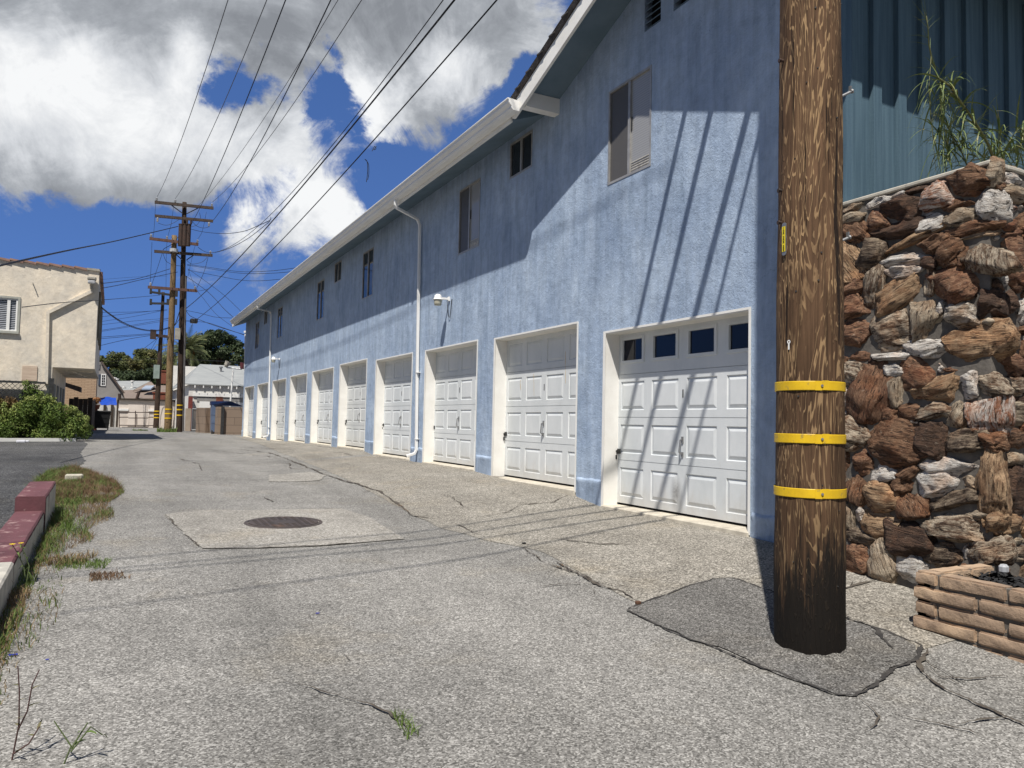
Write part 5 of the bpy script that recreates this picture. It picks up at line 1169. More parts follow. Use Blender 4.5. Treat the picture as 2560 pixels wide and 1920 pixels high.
p1 = far_pole('dark utility pole with a transformer and four crossarms, nearest of the far poles', (3.41, YP, ZG), (3.16, YP, at(*s2(490, 288), YP).z), .175, .12, 'pole_dark',
  [(s2(160, 285), s2(802, 352), 'crossarm', (.03, .34, .97), ()), (s2(160, 435), s2(797, 493), 'crossarm', (), (.05, .93)), (s2(155, 822), s2(792, 868), 'crossarm', (.96,), ()), ], [(1013, 442, 453), (1024, 442, 453), (1038, 441, 452)], YP)
g = MB(); A = at(*s2(487, 640), YP); dp = .78 * A.dot(CF) / FPX
for (x, rr) in ((445, 32), (487, 36), (528, 32)):
    c = at(*s2(x, 640), YP - .45); g.cyl(c + Vector((0, 0, -.66)), c + Vector((0, 0, .55)), rr / 4.367 * dp, 14); g.cyl(c + Vector((0, 0, .55)), c + Vector((0, 0, .61)), rr / 4.367 * dp * 1.08, 14); g.cyl(c + Vector((.1, -.1, .6)), c + Vector((.1, -.1, .85)), .05, 8)
g.build('transformer', MT['rust_metal'], p1)
g = MB()
for (a, b) in ((s2(345, 320), s2(465, 408)), (s2(635, 350), s2(510, 412)), (s2(590, 862), s2(510, 915)), (s2(380, 845), s2(460, 915))): g.bar(at(*a, YP - .2), at(*b, YP - .2), .04, .05)
g.build('brace', MT['black_metal'], p1)
g = MB(); a = at(463, 700, YP - .35); b = at(458, 1078, YP - .3); g.tube([at(465, 690, YP - .3), b], .05, 8); g.build('riser_pipe', surf('riser', (.13, .12, .12), (.09, .085, .08), 4), p1)
g = MB(); p = at(445, 834, YP - .5); g.box(p.x - .15, p.x + .12, p.y, p.y + .3, p.z - .32, p.z + .32); g.build('meter_box', MT['concrete'], p1)
p2 = far_pole('light brown utility pole in the middle of the three far poles', (2.80, 47.1, ZG), (2.69, 47.1, at(*s2(377, 650), 47.1).z), .20, .14, 'pole_brown',
  [(s2(103, 682), s2(637, 748), 'crossarm_red', (.03, .35, .98), ()), (s2(85, 1212), s2(625, 1255), 'crossarm_red', (.05, .95), ())], [(1023, 415, 422), (1034, 414, 422), (1045.5, 414, 421)], 47.1)
g = MB(); p = at(*s2(370, 815), 47.1 - .25); g.cyl(p + Vector((0, 0, -.08)), p + Vector((0, 0, .1)), .22, 12); g.build('collar', MT['porcelain'], p2)
p3 = far_pole('thin dark utility pole, farthest and leftmost of the three far poles', (2.87, 61.9, ZG), (2.95, 61.9, at(*s2(248, 1268), 61.9).z), .20, .11, 'pole_dark',
  [(s2(110, 1265), s2(403, 1308), 'black_metal', (), ()), (s2(107, 1390), s2(400, 1396), 'black_metal', (), ())], [(1028, 388, 398), (1036, 387, 397), (1044, 387, 396)], 61.9)
g = MB()
for f in ((118, 1255), (210, 1262), (400, 1285), (118, 1375), (303, 1375), (393, 1375)): q = at(*s2(*f), 61.7); g.box(q.x - .08, q.x + .08, q.y - .08, q.y + .08, q.z - .22, q.z + .22)
g.build('insulator', MT['black_metal'], p3)
g = MB(); g.bar(at(380, 837, 61.6), at(421, 842, 61.6), .16, .2); q = at(383, 836, 61.5); g.box(q.x - .2, q.x + .2, q.y - .1, q.y + .1, q.z - .35, q.z + .35); g.build('lower_crossarm', MT['rust_metal'], p3)
g = MB(); q = at(391.5, 929, 61.5); g.box(q.x - .2, q.x + .2, q.y, q.y + .25, q.z - .5, q.z + .5); g.build('service_box', surf('box_green', (.28, .33, .30), (.2, .25, .22), 5), p3)

# ------------------------------------------------------------------ wires
def catmull(P, k=8):
    out = []
    for i in range(len(P) - 1):
        a, b, c, d = P[max(i - 1, 0)], P[i], P[i + 1], P[min(i + 2, len(P) - 1)]
        for j in range(k): t = j / k; out.append(.5 * ((2 * b) + (c - a) * t + (2 * a - 5 * b + 4 * c - d) * t * t + (3 * b - a - 3 * c + d) * t ** 3))
    out.append(P[-1]); return out
def wire(label, pts, r, mat='wire_black', group='overhead wires', sag=0, name='overhead_wire', k=6):
    P = [p if isinstance(p, Vector) else at(*p) for p in pts]; P = catmull(P, k) if len(P) > 2 else [P[0].lerp(P[1], i / 14) + Vector((0, 0, -4 * sag * (i / 14) * (1 - i / 14))) for i in range(15)]
    g = MB(); g.tube(P, r, 6); return tag(g.build(name, MT[mat]), label, 'wire', group)
def long_wire(label, F, x0, zp, Nz, r, mat='wire_black', mids=(), Yn=3.0):
    Fp = at(*F); E = onZ(x0, 0, zp); Pm = [at(x, y, Y) for x, y, Y in mids]
    s = (Yn - E.y) / (E.y - Fp.y); N_ = E + (E - Fp) * s; N_.z = Nz
    # parabola through F, E, N
    P = []
    for i in range(31):
        t = i / 30; y = Fp.y + (N_.y - Fp.y) * t; u = (y - Fp.y) / (E.y - Fp.y)
        x = Fp.x + (E.x - Fp.x) * u
        y0, y1, y2 = Fp.y, E.y, N_.y
        z = Fp.z * (y - y1) * (y - y2) / ((y0 - y1) * (y0 - y2)) + E.z * (y - y0) * (y - y2) / ((y1 - y0) * (y1 - y2)) + N_.z * (y - y0) * (y - y1) / ((y2 - y0) * (y2 - y1)); P.append(Vector((x, y, z)))
    g = MB(); g.tube(P, r, 6); return tag(g.build('overhead_wire', MT[mat]), label, 'wire', 'overhead wires')
long_wire('thin wire from the left insulator of the dark pole, leftmost in the sky', (393, 492, YP), 570, 10.2, 10.6, .011, 'wire_grey')
long_wire('thin wire from the second insulator of the dark pole, second from the left', (438, 497, YP), 667, 10.2, 10.6, .011, 'wire_grey')
long_wire('dark wire to the middle of the dark pole, third from the left', (475, 567, YP), 714, 9.6, 10.0, .014)
long_wire('dark wire to the right of the second crossarm, fourth from the left at the top', (532, 552, YP), 827, 9.6, 10.0, .015)
long_wire('faint thin wire crossing behind the fourth wire near the top of the sky', (495, 515, YP), 845, 10.4, 10.8, .009, 'wire_grey')
long_wire('thin wire from the right insulator of the dark pole up the sky', (531, 505, YP), 904, 10.2, 10.6, .011, 'wire_grey')
long_wire('thinner dark wire just left of the thick black cable', (525, 632, YP), 1108, 7.0, 7.6, .010, mids=())
long_wire('thick black cable running from low on the dark pole up over the roof', (464, 772, YP), 1136, 6.8, 7.4, .018)
long_wire('black cable with a dangling loose end, nearest to the roof of the blue building', (487, 802, YP), 1242, 6.8, 7.5, .014)
# dangling end and splice on the last cable
E9 = onZ(1242, 0, 6.8); F9 = at(487, 802, YP)
def on9(px):
    best = None
    for i in range(600):
        t = i / 600; q = F9.lerp(E9, t); x = 1280 + FPX * q.dot(CR) / q.dot(CF)
        if best is None or abs(x - px) < best[0]: best = (abs(x - px), q.y)
    return best[1]
y9 = on9(918)
wire('loose wire end dangling from the cable in front of the clouds', [(912, 398, y9), (918, 405, y9), (919, 430, y9), (916, 455, y9)], .008, name='dangling_wire', group='loose wires')
wire('second loose end hanging beside the first, slightly shorter', [(912, 398, y9), (921, 410, y9), (922, 435, y9), (919, 450, y9)], .007, name='dangling_wire', group='loose wires')
wire('small knot of wire on the cable above the dangling end', [(930, 378, y9), (936, 366, y9), (940, 372, y9), (934, 374, y9), (941, 366, y9)], .008, name='dangling_wire', group='loose wires')
g = MB(); q = at(487, 803, YP); g.bbox(q.x - .25, q.x + .15, q.y - .2, q.y + .2, q.z - .12, q.z + .13, .04); tag(g.build('cable_splice', MT['black_metal']), 'black splice box where the cable meets the thin wire right of the dark pole', 'cable splice')
wire('short wire from the splice box to the dark pole', [(487, 803, YP), (455, 802, YP)], .02)
YQ = YP
WL = [
 ('wire sweeping from the sky edge at left down across the cream building top', [(-60, 678, 16), (60, 650, 20), (180, 624, 26), (300, 600, 37), (445, 566, YQ)], .022),
 ('wire sagging right from the dark pole and rising to a joint before the clouds', [(478, 573, YQ), (510, 580, 44), (560, 584, 40), (610, 578, 36), (650, 562, 33), (674, 551, 31), (677, 544, 31)], .014),
 ('wire sagging from the crossarm tip and rising to the joint before the clouds', [(495, 618, YQ), (510, 628, YQ), (530, 632, 46), (570, 622, 40), (620, 596, 36), (675, 553, 31)], .013),
 ('pair wire, upper, running right from the dark pole to the gutter line', [(468, 661, YQ), (520, 668, 46), (600, 679, 42), (680, 677, 39), (750, 668, 37.4)], .012),
 ('pair wire, lower, running right from the dark pole to the gutter line', [(468, 663, YQ), (520, 671, 46), (600, 683, 42), (680, 683, 39), (740, 678, 37.4)], .012),
 ('third wire running right below the pair towards the blue roof', [(470, 675, YQ), (530, 687, 46), (600, 700, 42), (650, 702, 39), (700, 698, 37.4)], .012),
 ('wire dropping diagonally from the dark pole to the end of the blue eave', [(462, 688, YQ), (520, 730, 45), (560, 772, 42), (583, 793, 41)], .013),
 ('second wire dropping diagonally right to the blue eave', [(470, 672, YQ), (510, 700, 46), (560, 738, 43), (602, 778, 41)], .010),
 ('thin dashed wire falling from the crossarm towards the blue eave', [(470, 672, YQ), (489, 720, 46), (510, 748, 45), (540, 785, 43), (582, 817, 41)], .009),
 ('wire from the right crossarm tip of the brown pole to the thick cable', [(493, 728, 47.1), (515, 724, 44), (518, 722, 43)], .010),
 ('wire from the dark pole to the edge of the blue roof, lowest of the bundle', [(465, 776, YQ), (500, 783, 46), (540, 793, 44), (582, 795, 41)], .012),
 ('wire sagging below the bundle to the white corner pipe', [(465, 776, YQ), (476, 790, 46), (500, 800, 45), (540, 815, 43), (612, 837, 38)], .014),
 ('wire sagging lowest, from the splice box to the white corner pipe', [(490, 804, YQ), (520, 807, 45), (560, 820, 42), (612, 838, 38)], .012),
 ('level wire passing behind the poles at mid height', [(240, 672+28, 60), (330, 693, 62), (418, 690, 64)], .008),
 ('wire running left from the brown pole crossing the cream building corner, upper of two', [(252, 709, 32), (300, 703, 38), (350, 695, 42), (425, 672, 47)], .014),
 ('wire running left from the dark pole crossing the cream building corner, lower of two', [(252, 721, 32), (300, 712, 38), (350, 700, 42), (444, 680, 47)], .014),
 ('long thin wire from the cream wall window past the poles', [(55, 768, 22), (150, 757, 25), (252, 750, 30), (330, 744, 40), (400, 738, 47)], .011),
 ('heavy sagging cable from the cream building corner to the brown pole', [(254, 768, 31), (275, 785, 34), (310, 807, 38), (350, 822, 42), (390, 826, 45), (425, 818, 47)], .020),
 ('heavy sagging cable just under the first one', [(254, 770, 31), (275, 787, 34), (310, 810, 38), (350, 824, 42), (390, 828, 45), (425, 820, 47)], .013),
 ('wire bundle line one, left of the far poles', [(252, 781, 60), (330, 780, 62), (418, 776, 64)], .014),
 ('wire bundle line two, left of the far poles, rising to the brown pole', [(252, 792, 60), (330, 783, 62), (418, 774, 64)], .014),
 ('wire bundle line three, left of the far poles', [(252, 804, 60), (330, 792, 62), (400, 778, 64)], .012),
 ('wire bundle line four, left of the far poles', [(252, 812, 60), (340, 802, 62), (425, 795, 64)], .012),
 ('wire bundle line five, left of the far poles, rising right', [(252, 826, 60), (320, 815, 62), (425, 796, 64)], .014),
 ('wire bundle line six, left of the far poles', [(252, 829, 60), (330, 816, 62), (425, 800, 64)], .012),
 ('upper of two level wires reaching the low crossarm of the thin pole', [(250, 843, 58), (320, 838, 60), (382, 834, 61.6)], .016),
 ('lower of two level wires reaching the low crossarm of the thin pole', [(250, 847, 58), (320, 841, 60), (382, 836, 61.6)], .016),
 ('wire rising right to the low crossarm of the thin pole', [(250, 864, 58), (320, 848, 60), (382, 838, 61.6)], .016),
 ('low black cable crossing before the dark trees', [(246, 905, 60), (320, 901, 61), (385, 897, 61.9), (470, 899, 58), (612, 906, 50)], .018),
 ('thin cable crossing before the dark trees beneath the low black one', [(246, 914, 60), (330, 911, 61), (410, 909, 61.9)], .010),
 ('vertical wire between the left ends of the crossarms of the dark pole', [(389, 508, YQ), (385, 575, YQ), (381, 600, YQ)], .010),
 ('wire falling from the left insulator of the brown pole to its lower crossarm', [(380, 605, 47), (378, 660, 47), (375, 715, 47)], .011),
 ('wire falling from the tip of the third crossarm to the lower crossarm at left', [(406, 632, 47), (392, 675, 47), (378, 715, 47)], .012),
 ('wire falling through the crossarms left of the brown pole', [(434, 515, YQ), (428, 560, YQ), (417, 610, YQ), (415, 720, 47)], .009),
 ('wire falling from the right tip of the third crossarm to the brown crossarm', [(520, 643, YQ), (510, 680, 47), (491, 722, 47)], .013),
 ('wire falling from the right insulator to the brown crossarm', [(516, 530, YQ), (505, 580, YQ), (489, 610, 47), (470, 690, 47)], .009),
 ('loop of wire hanging under the third crossarm at right', [(466, 650, YQ - .3), (480, 660, YQ - .3), (505, 655, YQ - .3), (518, 643, YQ - .3)], .012),
 ('loop of wire hanging under the third crossarm at left', [(408, 634, YQ - .3), (415, 652, YQ - .3), (432, 662, YQ - .3), (452, 665, YQ - .3)], .012),
 ('jumper loop under the second crossarm at left', [(396, 558, YQ - .3), (415, 563, YQ - .3), (432, 558, YQ - .3), (447, 549, YQ - .3)], .012),
 ('jumper loop under the second crossarm at right', [(480, 553, YQ - .3), (492, 565, YQ - .3), (508, 570, YQ - .3), (523, 567, YQ - .3)], .012),
 ('round jumper loop hanging from the second crossarm', [(478, 567, YQ - .3), (492, 562, YQ - .3), (501, 548, YQ - .3), (499, 532, YQ - .3)], .012),
 ('wires gathered from the transformer down to the brown pole', [(447, 590, YQ - .3), (430, 610, YQ - .3), (410, 622, YQ - .3), (408, 628, YQ - .3)], .016),
 ('slack cable bundle hanging between the dark and brown poles', [(450, 775, YQ - .3), (442, 800, YQ - .3), (437, 812, YQ - .3), (428, 830, YQ - .3), (418, 850, YQ - .3)], .025),
 ('slack cable beside the bundle between the dark and brown poles', [(450, 795, YQ - .3), (440, 810, YQ - .3), (430, 822, YQ - .3), (424, 840, YQ - .3)], .016),
 ('guy wire from the thin far pole down to the dark trees, steeper', [(398, 838, 61.9), (375, 880, 61.9), (390, 866, 61.9)], .012),
 ('wire from the thin far pole down left to the tree tops', [(398, 842, 61.9), (372, 862, 63), (352, 877, 64)], .014),
 ('wire fanning down right of the thin far pole', [(415, 822, 61), (410, 850, 61), (404, 885, 61)], .010),
 ('second wire fanning down right of the thin far pole', [(421, 825, 61), (418, 850, 61), (411, 890, 61)], .010),
]
for lab, pts, r in WL: wire(lab, pts, r)
# thick cables crossing above the alley; only their shadows on the blue wall and first garage door are in the picture
for k, (x0, y0, sl_k, r) in enumerate(((4.151, 5.026, -2.795, .038), (4.096, 4.566, -2.764, .042), (4.0255, 3.968, -2.58, .046), (3.955, 3.72, -2.893, .024))):
    kz = -.36; d = Vector((1, 1.1 + (2.55 + kz) / sl_k, kz)); a = Vector((x0, y0, 6.2))
    g = MB(); g.tube([a + d * q for q in (-14, -8, -4, -2.2, -1, 0, .9)] + [a + d * .9 + Vector((6, .8, 3.2))], [.010, .012, .016, .022, r, r, r, r], 10)
    tag(g.build('overhead_cable', MT['wire_black']), 'thick cable overhead casting the %s slanting stripe of shadow from the left' % ('first', 'second', 'third', 'fourth')[k], 'cable', 'thick cables crossing above the alley')

# ------------------------------------------------------------------ far background
surf('white_stucco', (.74, .72, .68), (.62, .60, .56), 2, rough=.85, bs=8, bd=.02)
surf('roof_pale', (.33, .34, .33), (.26, .27, .27), 1.2, (1, 4, 1), rough=.9)
surf('brick_red', (.26, .09, .055), (.17, .06, .04), 9, rough=.9)
surf('cmu', (.27, .205, .155), (.21, .16, .12), 3, rough=.92, bs=20, bd=.01)
surf('cmu_light', (.40, .33, .26), (.32, .26, .2), 3, rough=.92, bs=20, bd=.01)
# white garage building
YG = 52; Xg = at(471, 1000, YG).x; ze = at(520, 963, YG - .5).z; zr = at(520, 913.5, YG + 5).z; xe = at(463, 961, YG - .5).x; xh = at(500, 914, YG + 5).x
wg = thing('white_garage', 'white stucco garage building with a pale grey roof beyond the block wall', 'building', (Xg + 3, YG + 3, ZG))
zbn0 = at(520, 982.5, YG).z; zbn1 = at(520, 991.5, YG).z; zd = at(520, 1004, YG).z
g = MB(); g.box(Xg, 12, YG + .02, YG + 16, ZG - .1, ze + .02); g.box(Xg, 12, YG - .04, YG + .02, zbn1, ze)
g.build('wall', MT['white_stucco'], wg)
g = MB(); g.box(Xg + .25, 12, YG - .07, YG - .041, zbn1 - .0, zbn0); 
x = Xg + .6
o = g.build('header_board', MT['white_paint'], wg)
g = MB()
while x < 11: g.box(x, x + .02, YG - .075, YG - .0705, zbn1 + .1, zbn0 - .02); x += .5
g.build('board_joint', MT['black_metal'], o)
g = MB(); g.box(Xg + .5, 12, YG - .02 + .0, YG - .0 + .015, zd, zbn1 - .001); g.build('recess_shade_strip', surf('recess_shade_grey', (.30, .29, .28), (.25, .24, .23), 3), wg)  # flat strip, the shade of the door recess put into its grey
g = MB()
for k in range(5): g.box(Xg + .65, 12, YG - .03, YG - .005, zd - .42 * k - .40, zd - .42 * k)
g.build('garage_door', MT['white_paint'], wg)
g = MB(); X2 = 13
g.hexa([(xe, YG - .2, ze), (X2, YG - .2, ze), (X2, YG + 5, zr), (xh, YG + 5, zr)], [(xe, YG - .2, ze + .06), (X2, YG - .2, ze + .06), (X2, YG + 5, zr + .06), (xh, YG + 5, zr + .06)])
g.hexa([(xe, YG + 16.6, ze), (xe, YG - .2, ze), (xh, YG + 5, zr), (xh, YG + 5.1, zr)], [(xe, YG + 16.6, ze + .06), (xe, YG - .2, ze + .06), (xh, YG + 5, zr + .06), (xh, YG + 5.1, zr + .06)])
g.build('roof', MT['roof_pale'], wg)
g = MB(); x = Xg + .3
while x < 12: g.box(x, x + .07, YG - .19, YG - .04, ze - .17, ze - .005); x += .5
g.build('rafter_tail', MT['white_paint'], wg)
g = MB(); a = at(432, 914, YG + 15); b = at(500, 914, YG + 15); g.box(a.x, b.x + 8, YG + 14.9, YG + 16, ze - .5, a.z); g.build('rear_parapet', MT['white_stucco'], wg)
g = MB(); p = at(476.5, 1000, YG - .3); g.box(p.x - .12, p.x + .12, YG - .35, YG - .1, ZG, at(476, 992, YG).z); g.build('red_post', surf('post_red', (.22, .05, .04), (.14, .04, .035), 6), wg)
g = MB(); a, b = at(541, 1000, YG - .3), at(557, 1000, YG - .3); g.box(a.x, b.x, YG - .35, YG - .1, ZG, at(541, 992, YG).z); g.build('brick_pier', MT['brick_red'], wg)
g = MB(); p = at(552, 931, YG + 3.2); g.cyl((p.x, p.y, p.z - .35), (p.x, p.y, p.z + .35), .07, 10); g.cyl((p.x, p.y, p.z + .3), (p.x, p.y, p.z + .4), .12, 10); g.build('roof_vent', MT['galv'], wg)
# pipe stand with two lamp heads
yq = 44.5; t = thing('lamp_stand', 'thin white pipe stand with a crossbar and two lamp heads above the block wall', 'lamp stand', at(574, 1080, yq))
g = MB(); g.tube([at(573, 1085, yq), at(576, 1006, yq), at(583, 925, yq)], .045, 8); g.build('pipe', MT['white_paint'], t)
g = MB(); g.tube([at(567, 919, yq), at(605, 923, yq)], .04, 8); g.build('crossbar', MT['white_paint'], t)
g = MB(); a, b = at(563, 917, yq), at(571, 905, yq); g.cyl(a, b, .10, 12, .17); g.build('lamp_head', MT['concrete'], t)
g = MB(); a, b = at(606, 922, yq), at(609, 908, yq); g.cyl(a, b, .13, 12, .19); o = g.build('lamp_head', surf('maroon', (.12, .03, .035), (.08, .025, .03), 5), t); o['label'] = 'dark red lamp head'
t = thing('corner_pipe', 'slim white vent pipe standing beside the far corner of the blue building', 'pipe', (5.2, 37.0, -.9)); g = MB(); g.tube([at(609, 1090, 37.4), at(613.5, 830, 37.4)], .035, 8); g.cyl(at(613.5, 832, 37.4), at(613.5, 827, 37.4), .07, 8); g.build('tube', MT['white_paint'], t)
# block enclosure
t = thing('block_wall', 'brown concrete block wall between the white garage and the blue building', 'wall', (5.5, 41.7, ZG)); zt = at(575, 1017.5, 41.7).z
mcm = None
def cmu(g, x0, x1, y0, y1, z0, z1): g.box(x0, x1, y0, y1, z0, z1)
m, nt, b, P = base_mat('cmu_wall', .92, .2); bt = nd(nt, 'ShaderNodeTexBrick', iScale=1.0, iMortar_Size=.012, iMortar_Smooth=.1); bt.inputs['Color1'].default_value = (.27, .205, .155, 1); bt.inputs['Color2'].default_value = (.24, .18, .135, 1); bt.inputs['Mortar'].default_value = (.15, .115, .09, 1); bt.inputs['Brick Width'].default_value = .8; bt.inputs['Row Height'].default_value = .4
sx = nd(nt, 'ShaderNodeSeparateXYZ'); nt.links.new(P, sx.inputs[0]); cx = nd(nt, 'ShaderNodeCombineXYZ'); nt.links.new(math_(nt, 'ADD', sx.outputs[0], sx.outputs[1]), cx.inputs[0]); nt.links.new(sx.outputs[2], cx.inputs[1]); nt.links.new(cx.outputs[0], bt.inputs['Vector']); nt.links.new(bt.outputs[0], b.inputs['Base Color']); MT['cmu_wall'] = m
g = MB(); x0 = at(545, 1050, 41.6).x; g.box(x0, 8, 41.6, 41.8, ZG - .1, zt); g.box(x0, x0 + .2, 41.8, 45.5, ZG - .1, zt); g.build('wall_face', m, t)
g = MB(); p = at(556, 1050, 41.5); g.box(p.x - .07, p.x + .07, 41.45, 41.597, ZG, zt + .02); g.build('post', MT['black_metal'], t)
t = thing('block_wall', 'short brown block wall left of the blue bin', 'wall', (4.6, 46.5, ZG)); g = MB(); a, c_, b_ = at(493, 1050, 46.5), at(514, 1050, 45.3), at(529, 1050, 45.5); zt = at(510, 1019.5, 46).z
g.hexa([(a.x, 47.2, ZG - .1), (c_.x, 45.3, ZG - .1), (b_.x + .15, 45.5, ZG - .1), (b_.x + .15, 47.4, ZG - .1)], [(a.x, 47.2, zt), (c_.x, 45.3, zt), (b_.x + .15, 45.5, zt), (b_.x + .15, 47.4, zt)]); g.build('wall_face', m, t)
t = thing('block_wall', 'narrow block wall end right of the dark pole with the grey pipe', 'wall', (4.1, 50.5, ZG)); g = MB(); a, b_ = at(465, 1050, 50.4), at(477, 1050, 50.4); g.box(a.x, b_.x, 50.4, 51.2, ZG - .1, at(470, 1021, 50.4).z); g.build('wall_face', MT['cmu_light'], t)
g = MB(); a, b_ = at(484, 1050, 51), at(495, 1050, 51); g.box(a.x, b_.x, 51, 51.1, ZG - .1, at(488, 1022, 51).z); g.build('back_panel', MT['cmu'], t)
t = thing('chain_link_gate', 'small half open grey metal gate between the block walls', 'gate', at(485, 1077, 49.5)); g = MB(); y = 49.6
for a, b_ in (((479, 1075), (481, 1022)), ((481, 1022), (494, 1023)), ((479, 1075), (492, 1075)), ((492, 1075), (494, 1023))): g.tube([at(*a, y), at(*b_, y)], .035, 6)
g.build('frame', MT['galv'], t)
g = MB()
for k in range(12):
    a = at(480 + k * 1.1, 1074, y + .02); b_ = at(481 + k * 1.1, 1023, y + .02); g.tube([a, b_], .008, 4)
g.build('mesh', MT['galv'], t)
# blue bins
def bin_(name, label, base, w, d, h, mat, lidmat, lid=None):
    t = thing(name, label, 'bin', base); x, y, z = base; g = MB()
    g.hexa([(x - w * .42, y - d * .42, z + .12), (x + w * .42, y - d * .42, z + .12), (x + w * .42, y + d * .42, z + .12), (x - w * .42, y + d * .42, z + .12)], [(x - w / 2, y - d / 2, z + h), (x + w / 2, y - d / 2, z + h), (x + w / 2, y + d / 2, z + h), (x - w / 2, y + d / 2, z + h)])
    for f in (.38, .66): q = .42 + .08 * f; g.box(x - w * q - .012, x + w * q + .012, y - d * q - .012, y + d * q + .012, z + h * f, z + h * f + .03)
    g.build('body', mat, t)
    for s in (-1, 1): g = MB(); g.cyl((x + s * w * .38 - .03, y - d * .3, z + .12), (x + s * w * .38 + .03, y - d * .3, z + .12), .12, 14); g.build('wheel', MT['black_metal'], t)
    g = MB()
    if lid: g.hexa(*lid)
    else: g.bbox(x - w / 2 - .05, x + w / 2 + .05, y - d / 2 - .06, y + d / 2 + .05, z + h, z + h + .08, .02)
    g.build('lid', lidmat, t); return t
mbl = surf('bin_blue', (.13, .18, .28), (.10, .14, .23), 3, rough=.5, spec=.4); mlid = surf('lid_navy', (.015, .03, .10), (.012, .025, .07), 3, rough=.4)
pb = at(538, 1081, 43.2); za = at(530, 1008, 43.2).z; xa, xb = at(528, 1000, 43).x, at(606, 1000, 42.5).x
hb_ = za - ZG - .1
bin_('waste_bin', 'tall blue wheeled bin with its navy lid thrown over the block wall', (pb.x, 43.2, ZG), .50, .7, hb_, mbl, mlid, ([(xa, 42.9, za - .1), (xb, 42.1, at(606, 1016, 42.5).z), (xb, 42.9, at(606, 1016, 42.5).z), (xa, 43.6, za - .1)], [(xa, 42.9, za + .1), (xa + .9, 42.3, za + .12), (xa + .9, 43.0, za + .12), (xa, 43.6, za + .1)]))
c_ = at(251, 1075, 50.3); wb = (at(277, 1050, 50.3).x - at(229, 1050, 50.3).x)
bin_('waste_bin', 'wide black wheeled bin in the shade under the cream building', (c_.x, 50.3, ZG), wb, 1.0, at(250, 1030, 50.3).z - ZG, surf('bin_black', (.012, .013, .014), (.02, .02, .02), 3, rough=.5), MT['black_metal'])
# dark wooden fence beside it
t = thing('wood_fence', 'dark weathered board fence beside the black bin', 'fence', (-.9, 46, ZG)); g = MB(); y = 40.5
while y < 49.8: h = at(200, 1000, 42).z + ru(-.06, .06) ; g.box(-.93 + ru(-.02, .02), -.89, y, y + .187, ZG, h if y < 46 else h + .1); y += .19
g.build('boards', surf('wood_dark', (.035, .027, .02), (.06, .045, .034), 6, (1, 1, .3), rough=.9), t)
g = MB(); xx = at(174, 1000, 41).x
while xx < -.98: g.box(xx, xx + .187, 40.45, 40.49, ZG, at(200, 996, 41).z + ru(-.05, .05)); xx += .19
g.build('end_boards', MT['wood_dark'], t)
t = thing('potted_plant', 'orange brown potted plant on a post at the end of the dark fence', 'plant', at(241, 1020, 50)); g = MB(); cloud_leaves(g, clumps_px([(238, 1002, 9), (246, 1000, 6), (234, 1008, 5)], 50, .1), 700, .05, 8); g.build('leaves', surf('leaf_orange', (.35, .16, .07), (.25, .14, .06), 4), t, recalc=False)
g = MB(); p = at(240, 1012, 50); g.cyl((p.x, p.y, p.z - .25), (p.x, p.y, p.z), .16, 12, .22); g.cyl((p.x, p.y, ZG), (p.x, p.y, p.z - .25), .1, 8); g.build('pot', MT['brick_red'], t)
# plaster wall with dark posts, blue tarp, cream gate wall
Yg = 64
t = thing('plaster_wall', 'low pale plaster wall with dark posts under the blue tarp', 'wall', (0, Yg, ZG)); a, b_ = at(240, 1040, Yg), at(293, 1040, Yg); g = MB(); g.box(a.x - 1, b_.x, Yg, Yg + .2, ZG - .1, at(260, 1013, Yg).z); g.build('panel', surf('plaster_grey', (.62, .60, .56), (.5, .48, .45), 3), t)
for px_ in (261, 279.5, 294): g = MB(); p = at(px_, 1040, Yg); g.box(p.x - .09, p.x + .09, Yg - .12, Yg - .003, ZG, at(px_, 1012 if px_ < 290 else 1000, Yg).z); g.build('post', MT['wood_dark'], t)
t = thing('tarp', 'bright blue tarp stretched over the low plaster wall', 'tarp', at(270, 1005, 66)); g = MB(); m_ = 10
for j in range(m_ + 1):
    for i in range(m_ + 1):
        u, v = i / m_, j / m_; top_ = at(245, 993, 69).lerp(at(290, 993, 69), u); bot_ = at(256, 1015, 65.5).lerp(at(294, 1011, 65.5), u); p = top_.lerp(bot_, v) + Vector((0, 0, -.15 * math.sin(math.pi * v) - .05 * math.sin(u * 9))); g.v.append(tuple(p))
for j in range(m_):
    for i in range(m_): k = j * (m_ + 1) + i; g.f.append((k, k + 1, k + m_ + 2, k + m_ + 1))
o = g.build('sheet', surf('tarp_blue', (.012, .07, .42), (.01, .05, .34), 2, rough=.5), t, smooth=True)
Yw = 63.5
t = thing('gate_wall', 'cream plaster shed wall with a dark roof edge behind the metal gate', 'shed', (2, Yw + 1, ZG)); a, b_ = at(296, 1040, Yw), at(425, 1040, Yw); ztg = at(340, 1001, Yw).z; g = MB(); g.box(a.x, b_.x + 3, Yw, Yw + 3, ZG - .1, ztg); g.build('wall', surf('plaster_cream', (.70, .62, .55), (.62, .55, .48), 2, rough=.85), t)
g = MB(); g.box(a.x - .1, b_.x + 3, Yw - .15, Yw + 3.1, ztg, ztg + .12); g.build('roof_edge', MT['wood_dark'], t)
g = MB(); c0_, c1_ = at(321, 1011, Yw), at(371, 1070, Yw); g.box(c0_.x, c1_.x, Yw - .03, Yw - .002, ZG + .1, c0_.z); g.build('door_panel', surf('plaster_pale', (.76, .68, .60), (.7, .62, .55), 2), t)
